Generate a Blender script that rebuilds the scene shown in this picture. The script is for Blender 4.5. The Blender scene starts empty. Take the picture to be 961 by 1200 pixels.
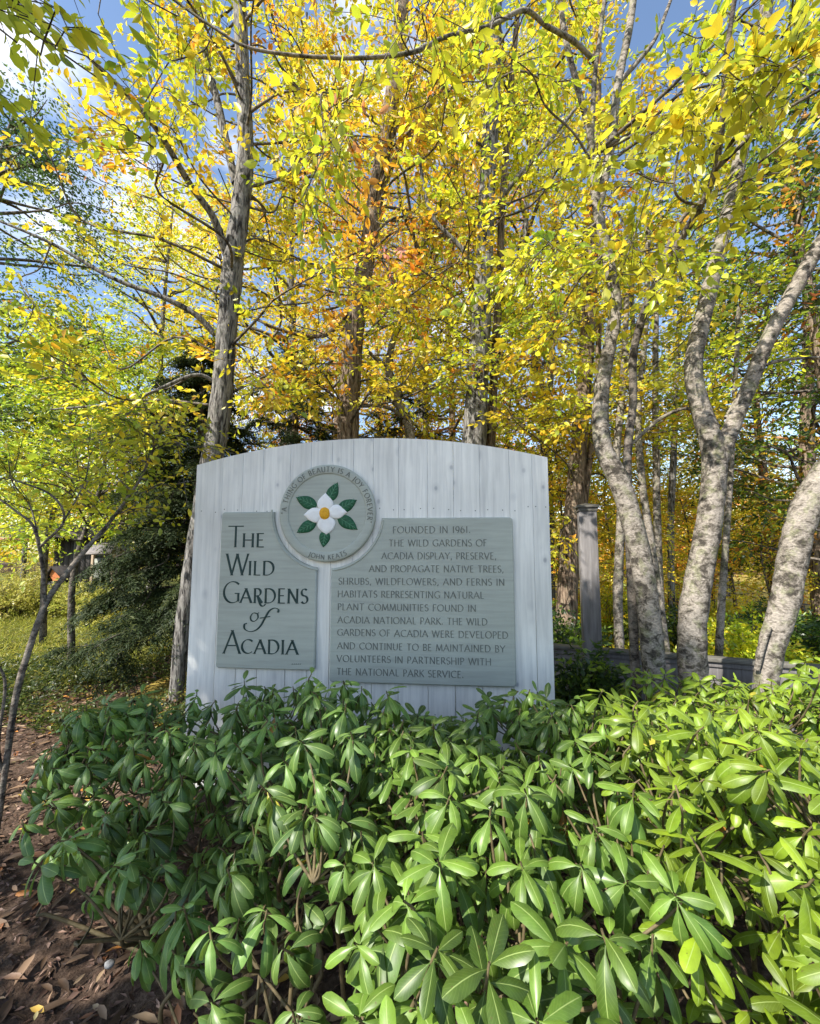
import bpy, bmesh, math
import numpy as np
from mathutils import Vector, Matrix

# ------------------------------------------------------------------ camera, sky, sun, exposure
SC = bpy.context.scene
COL = SC.collection
F, CX, CY, CAMZ = 481.0, 480.5, 600.0, 1.55
PITCH = math.radians(5.25)
cam_data = bpy.data.cameras.new("camera")
cam_data.sensor_fit = 'HORIZONTAL'
cam_data.sensor_width = 36.0
cam_data.lens = 36.0 * F / 961.0
cam_data.clip_start = 0.02
cam_data.clip_end = 2000
cam = bpy.data.objects.new("camera", cam_data)
cam.location = (0, 0, CAMZ)
cam.rotation_euler = (math.radians(90) + PITCH, 0, 0)
COL.objects.link(cam)
SC.camera = cam

SUN = Vector((-0.60, -0.50, 0.72)).normalized()      # direction towards the sun
world = bpy.data.worlds.new("World")
SC.world = world
world.use_nodes = True
wn, wl = world.node_tree.nodes, world.node_tree.links
wn.clear()
sky = wn.new('ShaderNodeTexSky')
sky.sky_type = 'NISHITA'
sky.sun_disc = False
sky.sun_elevation = math.asin(SUN.z)
sky.sun_rotation = math.atan2(SUN.x, SUN.y)
sky.air_density = 1.0
sky.dust_density = 0.4
sky.ozone_density = 1.0
tc = wn.new('ShaderNodeTexCoord')
mp = wn.new('ShaderNodeMapping')
mp.inputs['Scale'].default_value = (1.0, 1.0, 2.2)
mp.inputs['Location'].default_value = (0.35, 0.1, 0.0)
wl.new(tc.outputs['Generated'], mp.inputs['Vector'])
nz = wn.new('ShaderNodeTexNoise')
nz.inputs['Scale'].default_value = 2.3
nz.inputs['Detail'].default_value = 7
nz.inputs['Roughness'].default_value = 0.55
wl.new(mp.outputs[0], nz.inputs['Vector'])
cr = wn.new('ShaderNodeValToRGB')
cr.color_ramp.elements[0].position = 0.54
cr.color_ramp.elements[1].position = 0.70
wl.new(nz.outputs['Fac'], cr.inputs[0])
mx = wn.new('ShaderNodeMixRGB')
mx.inputs['Color2'].default_value = (6.0, 6.1, 6.4, 1)
wl.new(cr.outputs[0], mx.inputs['Fac'])
wl.new(sky.outputs[0], mx.inputs['Color1'])
bg = wn.new('ShaderNodeBackground')
bg.inputs['Strength'].default_value = 0.15
wl.new(mx.outputs[0], bg.inputs['Color'])
wo = wn.new('ShaderNodeOutputWorld')
wl.new(bg.outputs[0], wo.inputs['Surface'])

sun_data = bpy.data.lights.new("sun", 'SUN')
sun_data.energy = 5.0
sun_data.angle = math.radians(0.53)
sun_data.color = (1.0, 0.95, 0.87)
sun = bpy.data.objects.new("sun", sun_data)
sun.rotation_euler = SUN.to_track_quat('Z', 'Y').to_euler()
sun.location = (-12, -10, 18)
COL.objects.link(sun)

SC.view_settings.view_transform = 'Standard'
SC.view_settings.look = 'None'
SC.view_settings.exposure = 0.95
SC.view_settings.gamma = 1.0
SC.view_settings.use_curve_mapping = False
SC.render.engine = 'CYCLES'
SC.cycles.max_bounces = 10
SC.cycles.diffuse_bounces = 8
SC.cycles.transmission_bounces = 4
SC.cycles.use_denoising = True
SC.cycles.sample_clamp_indirect = 8

# ------------------------------------------------------------------ helpers
_cp, _sp = math.cos(PITCH), math.sin(PITCH)

def P(x, y, Y):
    """point at world depth Y seen at photo pixel (x, y)"""
    k = (CY - y) / F
    Z = Y / (_cp - k * _sp)
    return np.array([(x - CX) / F * Z, Y, CAMZ + Z * _sp + k * Z * _cp])

def zdepth(p):
    return p[1] * _cp + (p[2] - CAMZ) * _sp

def prop(o, label=None, cat=None, group=None, kind=None):
    if label: o['label'] = label
    if cat: o['category'] = cat
    if group: o['group'] = group
    if kind: o['kind'] = kind
    return o

def empty(name, loc, label, cat, group=None):
    o = bpy.data.objects.new(name, None)
    o.empty_display_size = 0.2
    o.location = loc
    COL.objects.link(o)
    return prop(o, label, cat, group)

def copy_tree(o, parent=None):
    c = o.copy()
    COL.objects.link(c)
    if parent is not None:
        c.parent = parent
    for ch in list(o.children):
        copy_tree(ch, c)
    return c

class MB:
    """collects vertices / faces and links them as ONE mesh object"""
    def __init__(self):
        self.v, self.f, self.c, self.u, self.mi, self.n = [], [], [], [], [], 0
    def add(self, v, f, col=None, uv=None, mi=0):
        v = np.asarray(v, float).reshape(-1, 3)
        f = np.asarray(f, int)
        self.v.append(v)
        self.f.append(f + self.n)
        self.mi.append(np.full(len(f), mi))
        if col is None: col = (1, 1, 1)
        c = np.empty((len(v), 3)); c[:] = col
        self.c.append(c)
        self.u.append(np.zeros((len(v), 2)) if uv is None else uv)
        self.n += len(v)
    def box(self, lo, hi, mi=0, M=None):
        x0, y0, z0 = lo; x1, y1, z1 = hi
        v = np.array([[x0,y0,z0],[x1,y0,z0],[x1,y1,z0],[x0,y1,z0],[x0,y0,z1],[x1,y0,z1],[x1,y1,z1],[x0,y1,z1]], float)
        if M is not None:
            v = np.array([M @ Vector(p) for p in v])
        self.add(v, [[0,3,2,1],[4,5,6,7],[0,1,5,4],[1,2,6,5],[2,3,7,6],[3,0,4,7]], mi=mi)
    def tube(self, pts, rad, n=8, cap=True, rng=None, rough=0.0, mi=0, col=None):
        pts = np.asarray(pts, float); rad = np.asarray(rad, float)
        t = np.gradient(pts, axis=0)
        t /= np.linalg.norm(t, axis=1)[:, None] + 1e-9
        ref = np.array([0.31, 0.95, 0.05])
        a = np.cross(t, ref); a /= np.linalg.norm(a, axis=1)[:, None] + 1e-9
        b = np.cross(t, a)
        ang = np.arange(n) * 2 * np.pi / n
        r = np.repeat(rad[:, None], n, 1)
        if rng is not None and rough:
            r = r * (1 + rough * rng.standard_normal(r.shape))
        v = pts[:, None, :] + r[..., None] * (np.cos(ang)[None, :, None] * a[:, None, :] + np.sin(ang)[None, :, None] * b[:, None, :])
        m = len(pts)
        i, j = np.meshgrid(np.arange(m - 1), np.arange(n), indexing='ij')
        j2 = (j + 1) % n
        q = np.stack([i*n+j, i*n+j2, (i+1)*n+j2, (i+1)*n+j], -1).reshape(-1, 4)
        self.add(v.reshape(-1, 3), q, mi=mi, col=col)
    def build(self, name, mats, parent=None, smooth=False, bevel=None):
        me = bpy.data.meshes.new(name)
        if self.n:
            V = np.concatenate(self.v)
            lens = np.concatenate([np.full(len(f), f.shape[1]) for f in self.f if len(f)])
            idx = np.concatenate([f.ravel() for f in self.f if len(f)])
            if parent is not None and parent.type == 'EMPTY' and parent.parent is None:
                V = V - np.array(parent.location)
            elif parent is not None and parent.parent is not None:
                V = V - np.array(parent.parent.location)
            me.vertices.add(len(V)); me.vertices.foreach_set('co', V.ravel().astype(np.float32))
            me.loops.add(len(idx)); me.loops.foreach_set('vertex_index', idx.astype(np.int32))
            me.polygons.add(len(lens))
            st = np.concatenate([[0], np.cumsum(lens)[:-1]])
            me.polygons.foreach_set('loop_start', st.astype(np.int32))
            me.polygons.foreach_set('loop_total', lens.astype(np.int32))
            me.polygons.foreach_set('material_index', np.concatenate(self.mi).astype(np.int32))
            if smooth: me.polygons.foreach_set('use_smooth', np.ones(len(lens), bool))
            me.update(calc_edges=True)
            C = np.concatenate(self.c)
            ca = me.color_attributes.new('tint', 'FLOAT_COLOR', 'POINT')
            ca.data.foreach_set('color', np.concatenate([C, np.ones((len(C), 1))], 1).ravel().astype(np.float32))
            U = np.concatenate(self.u)
            ul = me.uv_layers.new(name='uv')
            ul.data.foreach_set('uv', U[idx].ravel().astype(np.float32))
            me.validate()
        for m in (mats if isinstance(mats, (list, tuple)) else [mats]):
            me.materials.append(m)
        o = bpy.data.objects.new(name, me)
        COL.objects.link(o)
        if parent is not None: o.parent = parent
        if bevel:
            b = o.modifiers.new('bevel', 'BEVEL'); b.width = bevel; b.segments = 2; b.limit_method = 'ANGLE'
        return o

def smooth_line(pts, k=6):
    """Catmull-Rom through rows of pts (any number of columns)"""
    p = np.asarray(pts, float)
    if len(p) < 3:
        t = np.linspace(0, 1, k + 1)[:, None]
        return p[0] * (1 - t) + p[-1] * t
    q = np.vstack([2 * p[0] - p[1], p, 2 * p[-1] - p[-2]])
    out = []
    for i in range(1, len(q) - 2):
        t = np.linspace(0, 1, k, endpoint=False)[:, None]
        a, b, c, d = q[i-1], q[i], q[i+1], q[i+2]
        out.append(0.5 * (2*b + (c-a)*t + (2*a-5*b+4*c-d)*t**2 + (3*b-a-3*c+d)*t**3))
    out.append(p[-1:])
    return np.vstack(out)

def unit(v):
    return v / (np.linalg.norm(v, axis=-1, keepdims=True) + 1e-9)

# ------------------------------------------------------------------ materials
def mat(name):
    m = bpy.data.materials.new(name); m.use_nodes = True
    nt = m.node_tree; nt.nodes.clear()
    out = nt.nodes.new('ShaderNodeOutputMaterial')
    return m, nt.nodes, nt.links, out

def ramp(N, stops):
    r = N.new('ShaderNodeValToRGB')
    e = r.color_ramp.elements
    while len(e) > 1: e.remove(e[-1])
    e[0].position = stops[0][0]; e[0].color = (*stops[0][1], 1)
    for p, c in stops[1:]:
        x = e.new(p); x.color = (*c, 1)
    return r

def noise(N, L, vec, scale, detail=6, rough=0.55, dist=0.0):
    n = N.new('ShaderNodeTexNoise')
    n.inputs['Scale'].default_value = scale; n.inputs['Detail'].default_value = detail
    n.inputs['Roughness'].default_value = rough; n.inputs['Distortion'].default_value = dist
    if vec is not None: L.new(vec, n.inputs['Vector'])
    return n

def mapping(N, L, scale, coord='Object'):
    t = N.new('ShaderNodeTexCoord'); m = N.new('ShaderNodeMapping')
    m.inputs['Scale'].default_value = scale
    L.new(t.outputs[coord], m.inputs['Vector'])
    return m.outputs[0]

def bump(N, L, h, strength, dist=0.01):
    b = N.new('ShaderNodeBump'); b.inputs['Strength'].default_value = strength; b.inputs['Distance'].default_value = dist
    L.new(h, b.inputs['Height'])
    return b.outputs[0]

def leaf_material(name, trans=0.45, gloss=0.06, rough=0.4, vary=0.06, noise_scale=0):
    m, N, L, out = mat(name)
    at = N.new('ShaderNodeAttribute'); at.attribute_name = 'tint'
    oi = N.new('ShaderNodeObjectInfo')
    hs = N.new('ShaderNodeHueSaturation')
    mr = N.new('ShaderNodeMapRange'); mr.inputs[3].default_value = 0.5 - vary * 0.35; mr.inputs[4].default_value = 0.5 + vary * 0.35
    L.new(oi.outputs['Random'], mr.inputs[0]); L.new(mr.outputs[0], hs.inputs['Hue'])
    L.new(at.outputs['Color'], hs.inputs['Color'])
    d = N.new('ShaderNodeBsdfDiffuse'); L.new(hs.outputs[0], d.inputs[0])
    t = N.new('ShaderNodeBsdfTranslucent'); L.new(hs.outputs[0], t.inputs[0])
    a = N.new('ShaderNodeMixShader'); a.inputs[0].default_value = trans
    L.new(d.outputs[0], a.inputs[1]); L.new(t.outputs[0], a.inputs[2])
    g = N.new('ShaderNodeBsdfGlossy'); g.inputs['Roughness'].default_value = rough
    b = N.new('ShaderNodeMixShader'); b.inputs[0].default_value = gloss
    L.new(a.outputs[0], b.inputs[1]); L.new(g.outputs[0], b.inputs[2])
    L.new(b.outputs[0], out.inputs[0])
    return m

def rhodo_material():
    m, N, L, out = mat('rhododendron leaf')
    at = N.new('ShaderNodeAttribute'); at.attribute_name = 'tint'
    uv = N.new('ShaderNodeUVMap'); uv.uv_map = 'uv'
    sx = N.new('ShaderNodeSeparateXYZ'); L.new(uv.outputs[0], sx.inputs[0])
    ab = N.new('ShaderNodeMath'); ab.operation = 'ABSOLUTE'; L.new(sx.outputs[0], ab.inputs[0])
    # midrib
    rib = ramp(N, [(0.0, (.75, .75, .75)), (0.035, (0.45, 0.45, 0.45)), (0.075, (0, 0, 0))]); L.new(ab.outputs[0], rib.inputs[0])
    # side veins : stripes in v - 0.35*|u|
    mu = N.new('ShaderNodeMath'); mu.operation = 'MULTIPLY_ADD'; mu.inputs[1].default_value = -0.22
    L.new(ab.outputs[0], mu.inputs[0]); L.new(sx.outputs[1], mu.inputs[2])
    m2 = N.new('ShaderNodeMath'); m2.operation = 'MULTIPLY'; m2.inputs[1].default_value = 75.0; L.new(mu.outputs[0], m2.inputs[0])
    sn = N.new('ShaderNodeMath'); sn.operation = 'SINE'; L.new(m2.outputs[0], sn.inputs[0])
    vr = ramp(N, [(0.72, (0, 0, 0)), (1.0, (0.07, 0.07, 0.07))]); L.new(sn.outputs[0], vr.inputs[0])
    ad = N.new('ShaderNodeMixRGB'); ad.blend_type = 'LIGHTEN'; ad.inputs[0].default_value = 1.0
    L.new(rib.outputs[0], ad.inputs[1]); L.new(vr.outputs[0], ad.inputs[2])
    obj = mapping(N, L, (1, 1, 1))
    nz = noise(N, L, obj, 38, 4)
    hs = N.new('ShaderNodeHueSaturation')
    mr = N.new('ShaderNodeMapRange'); mr.inputs[1].default_value = 0.3; mr.inputs[2].default_value = 0.7
    mr.inputs[3].default_value = 0.78; mr.inputs[4].default_value = 1.25
    L.new(nz.outputs['Fac'], mr.inputs[0]); L.new(mr.outputs[0], hs.inputs['Value']); L.new(at.outputs['Color'], hs.inputs['Color'])
    geo = N.new('ShaderNodeNewGeometry')
    under = N.new('ShaderNodeMixRGB'); under.inputs[2].default_value = (0.17, 0.25, 0.09, 1)
    bm = N.new('ShaderNodeMath'); bm.operation = 'MULTIPLY'; bm.inputs[1].default_value = 0.55
    L.new(geo.outputs['Backfacing'], bm.inputs[0]); L.new(bm.outputs[0], under.inputs[0]); L.new(hs.outputs[0], under.inputs[1])
    sp_ = noise(N, L, obj, 85, 2); sr = ramp(N, [(0.70, (0, 0, 0)), (0.74, (.8, .8, .8))]); L.new(sp_.outputs['Fac'], sr.inputs[0])
    spot = N.new('ShaderNodeMixRGB'); spot.inputs[2].default_value = (0.10, 0.07, 0.025, 1); L.new(sr.outputs[0], spot.inputs[0]); L.new(under.outputs[0], spot.inputs[1])
    mix = N.new('ShaderNodeMixRGB'); mix.inputs[2].default_value = (0.40, 0.50, 0.17, 1)
    L.new(ad.outputs[0], mix.inputs[0]); L.new(spot.outputs[0], mix.inputs[1])
    p = N.new('ShaderNodeBsdfPrincipled')
    rg = N.new('ShaderNodeMapRange'); rg.inputs[1].default_value = .3; rg.inputs[2].default_value = .7; rg.inputs[3].default_value = .30; rg.inputs[4].default_value = .58
    nz2 = noise(N, L, obj, 11, 3); L.new(nz2.outputs['Fac'], rg.inputs[0]); L.new(rg.outputs[0], p.inputs['Roughness'])
    p.inputs['Specular IOR Level'].default_value = 0.5
    L.new(mix.outputs[0], p.inputs['Base Color'])
    L.new(bump(N, L, ad.outputs[0], -0.35, 0.002), p.inputs['Normal'])
    t = N.new('ShaderNodeBsdfTranslucent')
    tcm = N.new('ShaderNodeMixRGB'); tcm.blend_type = 'MULTIPLY'; tcm.inputs[0].default_value = 1; tcm.inputs[2].default_value = (1.5, 1.5, 0.6, 1)
    L.new(mix.outputs[0], tcm.inputs[1]); L.new(tcm.outputs[0], t.inputs[0])
    a = N.new('ShaderNodeMixShader'); a.inputs[0].default_value = 0.25
    L.new(p.outputs[0], a.inputs[1]); L.new(t.outputs[0], a.inputs[2]); L.new(a.outputs[0], out.inputs[0])
    return m

def bark_material(name, dark, mid, light, lichen, vertical=False, lichen_amt=0.5):
    m, N, L, out = mat(name)
    if vertical:
        v1 = mapping(N, L, (34, 34, 5)); n1 = noise(N, L, v1, 1.0, 6, 0.6, 0.6)
        fine = noise(N, L, mapping(N, L, (120, 120, 22)), 1.0, 4)
    else:
        v1 = mapping(N, L, (17, 17, 22)); n1 = noise(N, L, v1, 1.0, 9, 0.72, 0.5)
        fine = noise(N, L, mapping(N, L, (60, 60, 110)), 1.0, 5)
    r1 = ramp(N, [(0.40, dark), (0.47, mid), (0.55, light)])
    big = noise(N, L, mapping(N, L, (4.5, 4.5, 3.2)), 1.0, 4, 0.6, 0.8)
    sh = N.new('ShaderNodeMath'); sh.operation = 'MULTIPLY_ADD'; sh.inputs[1].default_value = 0.0 if vertical else 0.45
    sb = N.new('ShaderNodeMath'); sb.operation = 'ADD'; sb.inputs[1].default_value = 0.0 if vertical else -0.225
    L.new(big.outputs['Fac'], sh.inputs[0]); L.new(n1.outputs['Fac'], sb.inputs[0]); L.new(sb.outputs[0], sh.inputs[2]); L.new(sh.outputs[0], r1.inputs[0])
    n2 = noise(N, L, mapping(N, L, (14, 14, 12)), 1.0, 6, 0.65)
    r2 = ramp(N, [(0.52, (0, 0, 0)), (0.62, (lichen_amt,) * 3)]); L.new(n2.outputs['Fac'], r2.inputs[0])
    mx = N.new('ShaderNodeMixRGB'); mx.inputs[2].default_value = (*lichen, 1)
    L.new(r2.outputs[0], mx.inputs[0]); L.new(r1.outputs[0], mx.inputs[1])
    r3 = ramp(N, [(0.35, (0.55,) * 3), (0.65, (1.25,) * 3)]); L.new(fine.outputs['Fac'], r3.inputs[0])
    ml = N.new('ShaderNodeMixRGB'); ml.blend_type = 'MULTIPLY'; ml.inputs[0].default_value = 0.8
    L.new(mx.outputs[0], ml.inputs[1]); L.new(r3.outputs[0], ml.inputs[2])
    p = N.new('ShaderNodeBsdfPrincipled'); p.inputs['Roughness'].default_value = 0.9; p.inputs['Specular IOR Level'].default_value = 0.15
    L.new(ml.outputs[0], p.inputs['Base Color'])
    ht = N.new('ShaderNodeMath'); ht.operation = 'ADD'; L.new(n1.outputs['Fac'], ht.inputs[0]); L.new(fine.outputs['Fac'], ht.inputs[1])
    L.new(bump(N, L, ht.outputs[0], 0.8 if vertical else 0.45, 0.012), p.inputs['Normal'])
    L.new(p.outputs[0], out.inputs[0])
    return m

def wood_paint(name, base, dark, knots=0.0, rough=0.7, grain=(40, 40, 2.2), planks=None, weather=0.5):
    """painted / stained timber with grain, faint stains and knots"""
    m, N, L, out = mat(name)
    v = mapping(N, L, grain)
    g = noise(N, L, v, 1.0, 7, 0.6, 0.3)
    r = ramp(N, [(0.30, dark), (0.62, base)]); L.new(g.outputs['Fac'], r.inputs[0])
    n2 = noise(N, L, mapping(N, L, (2.2, 2.2, 1.2)), 1.0, 5)
    r2 = ramp(N, [(0.35, (1 - 0.35 * weather,) * 3), (0.65, (1.06,) * 3)]); L.new(n2.outputs['Fac'], r2.inputs[0])
    ml = N.new('ShaderNodeMixRGB'); ml.blend_type = 'MULTIPLY'; ml.inputs[0].default_value = 1.0
    L.new(r.outputs[0], ml.inputs[1]); L.new(r2.outputs[0], ml.inputs[2])
    col = ml.outputs[0]
    if knots:
        t = N.new('ShaderNodeAttribute'); t.attribute_name = 'tint'       # per-board offset
        vk = mapping(N, L, (9.5, 1.0, 6.5))
        add = N.new('ShaderNodeVectorMath'); add.operation = 'ADD'
        L.new(vk, add.inputs[0]); L.new(t.outputs['Vector'], add.inputs[1])
        vo = N.new('ShaderNodeTexVoronoi'); vo.inputs['Scale'].default_value = 1.0; vo.inputs['Randomness'].default_value = 1.0
        L.new(add.outputs[0], vo.inputs['Vector'])
        kr = ramp(N, [(0.0, (knots,) * 3), (0.08, (knots * 0.7,) * 3), (0.13, (knots * .22,) * 3), (0.30, (0,) * 3)]); L.new(vo.outputs['Distance'], kr.inputs[0])
        sel = ramp(N, [(0.40, (0,) * 3), (0.9, (1,) * 3)])
        sp = N.new('ShaderNodeSeparateColor'); L.new(vo.outputs['Color'], sp.inputs[0]); L.new(sp.outputs[0], sel.inputs[0])
        mm = N.new('ShaderNodeMath'); mm.operation = 'MULTIPLY'; L.new(kr.outputs[0], mm.inputs[0]); L.new(sel.outputs[0], mm.inputs[1])
        mk = N.new('ShaderNodeMixRGB'); mk.inputs[2].default_value = (0.13, 0.14, 0.18, 1)
        L.new(mm.outputs[0], mk.inputs[0]); L.new(col, mk.inputs[1]); col = mk.outputs[0]
    p = N.new('ShaderNodeBsdfPrincipled'); p.inputs['Roughness'].default_value = rough; p.inputs['Specular IOR Level'].default_value = 0.3
    L.new(col, p.inputs['Base Color'])
    L.new(bump(N, L, g.outputs['Fac'], 0.25, 0.004), p.inputs['Normal'])
    L.new(p.outputs[0], out.inputs[0])
    return m

def plain(name, c, rough=0.7, var=0.25, scale=30):
    m, N, L, out = mat(name)
    n = noise(N, L, mapping(N, L, (1, 1, 1)), scale, 5)
    r = ramp(N, [(0.3, tuple(x * (1 - var) for x in c)), (0.7, tuple(min(1, x * (1 + var * 0.6)) for x in c))]); L.new(n.outputs['Fac'], r.inputs[0])
    p = N.new('ShaderNodeBsdfPrincipled'); p.inputs['Roughness'].default_value = rough; p.inputs['Specular IOR Level'].default_value = 0.3
    L.new(r.outputs[0], p.inputs['Base Color']); L.new(bump(N, L, n.outputs['Fac'], 0.3, 0.004), p.inputs['Normal'])
    L.new(p.outputs[0], out.inputs[0])
    return m

def ground_material(name, stops, scale, bumpd=0.03):
    m, N, L, out = mat(name)
    n = noise(N, L, mapping(N, L, (1, 1, 1)), scale, 10, 0.7)
    n2 = noise(N, L, mapping(N, L, (1, 1, 1)), scale * 0.07, 4)
    r = ramp(N, stops); L.new(n.outputs['Fac'], r.inputs[0])
    r2 = ramp(N, [(0.3, (0.6,) * 3), (0.7, (1.25,) * 3)]); L.new(n2.outputs['Fac'], r2.inputs[0])
    ml = N.new('ShaderNodeMixRGB'); ml.blend_type = 'MULTIPLY'; ml.inputs[0].default_value = 1.0
    L.new(r.outputs[0], ml.inputs[1]); L.new(r2.outputs[0], ml.inputs[2])
    p = N.new('ShaderNodeBsdfPrincipled'); p.inputs['Roughness'].default_value = 0.95; p.inputs['Specular IOR Level'].default_value = 0.1
    L.new(ml.outputs[0], p.inputs['Base Color']); L.new(bump(N, L, n.outputs['Fac'], 0.8, bumpd), p.inputs['Normal'])
    L.new(p.outputs[0], out.inputs[0])
    return m

M_LEAF = leaf_material('autumn leaf', 0.52, 0.04)
M_NEEDLE = leaf_material('conifer needle', 0.2, 0.02, 0.6)
M_LITTER = leaf_material('dry leaf', 0.15, 0.03, 0.6, 0)
M_RHODO = rhodo_material()
M_PALE = bark_material('pale blotched bark', (0.055, 0.047, 0.038), (0.16, 0.138, 0.112), (0.30, 0.263, 0.222), (0.20, 0.205, 0.11))
M_GREY = bark_material('grey furrowed bark', (0.035, 0.032, 0.03), (0.13, 0.12, 0.11), (0.25, 0.235, 0.215), (0.20, 0.21, 0.17), True, 0.3)
M_BROWN = bark_material('brown bark', (0.05, 0.035, 0.025), (0.17, 0.12, 0.085), (0.28, 0.21, 0.15), (0.22, 0.22, 0.15), True, 0.3)
M_TWIG = bark_material('branch bark', (0.04, 0.033, 0.03), (0.10, 0.085, 0.07), (0.2, 0.17, 0.14), (0.2, 0.2, 0.16), False, 0.3)
M_STEM = plain('green brown stem', (0.13, 0.10, 0.05), 0.7, 0.5, 40)
M_WHITE = wood_paint('white washed board', (0.81, 0.785, 0.73), (0.62, 0.605, 0.57), knots=0.8, weather=0.45)
M_PLAQUE = wood_paint('grey green carved board', (0.395, 0.415, 0.362), (0.33, 0.345, 0.305), grain=(2.0, 30, 45), weather=0.25, rough=0.55)
M_LETTER = plain('dark green letter paint', (0.020, 0.045, 0.040), 0.6)
M_TEXT = plain('grey letter paint', (0.155, 0.163, 0.143), 0.7)
M_PETAL = plain('white petal paint', (0.82, 0.80, 0.78), 0.6, 0.06)
M_FLEAF = plain('green leaf paint', (0.008, 0.085, 0.035), 0.5, 0.4, 60)
M_VEIN = plain('pale vein paint', (0.10, 0.26, 0.15), 0.5)
M_YOLK = plain('yellow flower centre paint', (0.72, 0.36, 0.015), 0.6, 0.2, 90)
M_FENCE = wood_paint('grey stained fence board', (0.235, 0.22, 0.215), (0.13, 0.12, 0.115), grain=(30, 30, 3), weather=0.9)
M_CAP = wood_paint('weathered cap board', (0.17, 0.16, 0.135), (0.09, 0.085, 0.075), grain=(3, 30, 30), weather=0.7)
M_DARKWOOD = wood_paint('dark shed board', (0.055, 0.048, 0.045), (0.03, 0.027, 0.025), grain=(12, 12, 1.0))
M_FASCIA = plain('brown fascia board', (0.28, 0.13, 0.06), 0.7)
M_ORANGE = plain('orange wood gable', (0.5, 0.17, 0.06), 0.7)
M_ROOF = plain('dark roof shingle', (0.035, 0.03, 0.028), 1.0, 0.4, 12)
M_PALEROOF = plain('pale weathered roof', (0.20, 0.18, 0.17), 1.0)
M_PANEL = plain('pale notice panel', (0.24, 0.25, 0.21), 0.6)
M_POSTW = plain('tan wood post', (0.42, 0.32, 0.22), 0.8)
M_STONE = plain('pale grey stone', (0.22, 0.22, 0.22), 0.8, 0.5, 60)

# ------------------------------------------------------------------ ground
def ground_z(x, y):
    return (0.035 * np.sin(1.3 * x + 0.5) * np.sin(1.1 * y) + 0.02 * np.sin(3.1 * x + 1.7 * y) +
            0.012 * np.sin(7.3 * x - 3.1 * y)) * np.clip((np.hypot(x, y) - 0.2), 0, 1)

def sheet(name, xs, ys, zoff, m):
    X, Y = np.meshgrid(xs, ys, indexing='ij')
    Z = ground_z(X, Y) + zoff
    n, k = X.shape
    i, j = np.meshgrid(np.arange(n - 1), np.arange(k - 1), indexing='ij')
    q = np.stack([i*k+j, (i+1)*k+j, (i+1)*k+j+1, i*k+j+1], -1).reshape(-1, 4)
    b = MB(); b.add(np.stack([X, Y, Z], -1).reshape(-1, 3), q)
    return prop(b.build(name, m, smooth=True), kind='structure')

def graded(lo, hi, fine_lo, fine_hi, step, n):
    return np.unique(np.round(np.concatenate([lo + (fine_lo - lo) * np.linspace(0, 1, n) ** 0.4, np.arange(fine_lo, fine_hi, step), fine_hi + (hi - fine_hi) * np.linspace(0, 1, n) ** 2.5]), 4))

M_MULCH = ground_material('bark mulch', [(0.25, (0.03, 0.021, 0.015)), (0.45, (0.085, 0.056, 0.04)), (0.6, (0.17, 0.115, 0.082)), (0.75, (0.30, 0.21, 0.15))], 26)
M_LAWN = ground_material('lawn soil', [(0.3, (0.06, 0.08, 0.015)), (0.7, (0.20, 0.19, 0.05))], 9)
sheet('ground', graded(-150, 150, -9, 9, 0.15, 14), graded(-60, 260, -4, 14, 0.15, 14), 0.0, M_MULCH)
sheet('lawn', np.arange(-26, -3.2, 0.4), np.arange(5.0, 30, 0.4), 0.03, M_LAWN)

M_FLOOR = ground_material('forest floor litter', [(0.3, (0.10, 0.07, 0.02)), (0.5, (0.34, 0.25, 0.06)), (0.7, (0.50, 0.40, 0.09))], 14)
sheet('forest_floor', np.arange(-3, 40, 0.5), np.arange(4.4, 60, 0.5), 0.02, M_FLOOR)
# ------------------------------------------------------------------ the sign
SIGN_YAW = math.radians(-4.95)
s_org = P(440, 640, 2.70); s_org[2] = 0
S_U = np.array([math.cos(SIGN_YAW), math.sin(SIGN_YAW), 0.0])          # along the board, rightwards
S_N = np.array([math.sin(SIGN_YAW), -math.cos(SIGN_YAW), 0.0])         # out of the board, towards the viewer
def S(x, y):
    """photo pixel -> (u, w) on the board's front plane"""
    d = P(x, y, 1.0) - np.array([0, 0, CAMZ])
    o = np.array([0, 0, CAMZ])
    t = np.dot(s_org - o, S_N) / np.dot(d, S_N)
    p = o + d * t
    return np.array([np.dot(p - s_org, S_U), p[2]])

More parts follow.
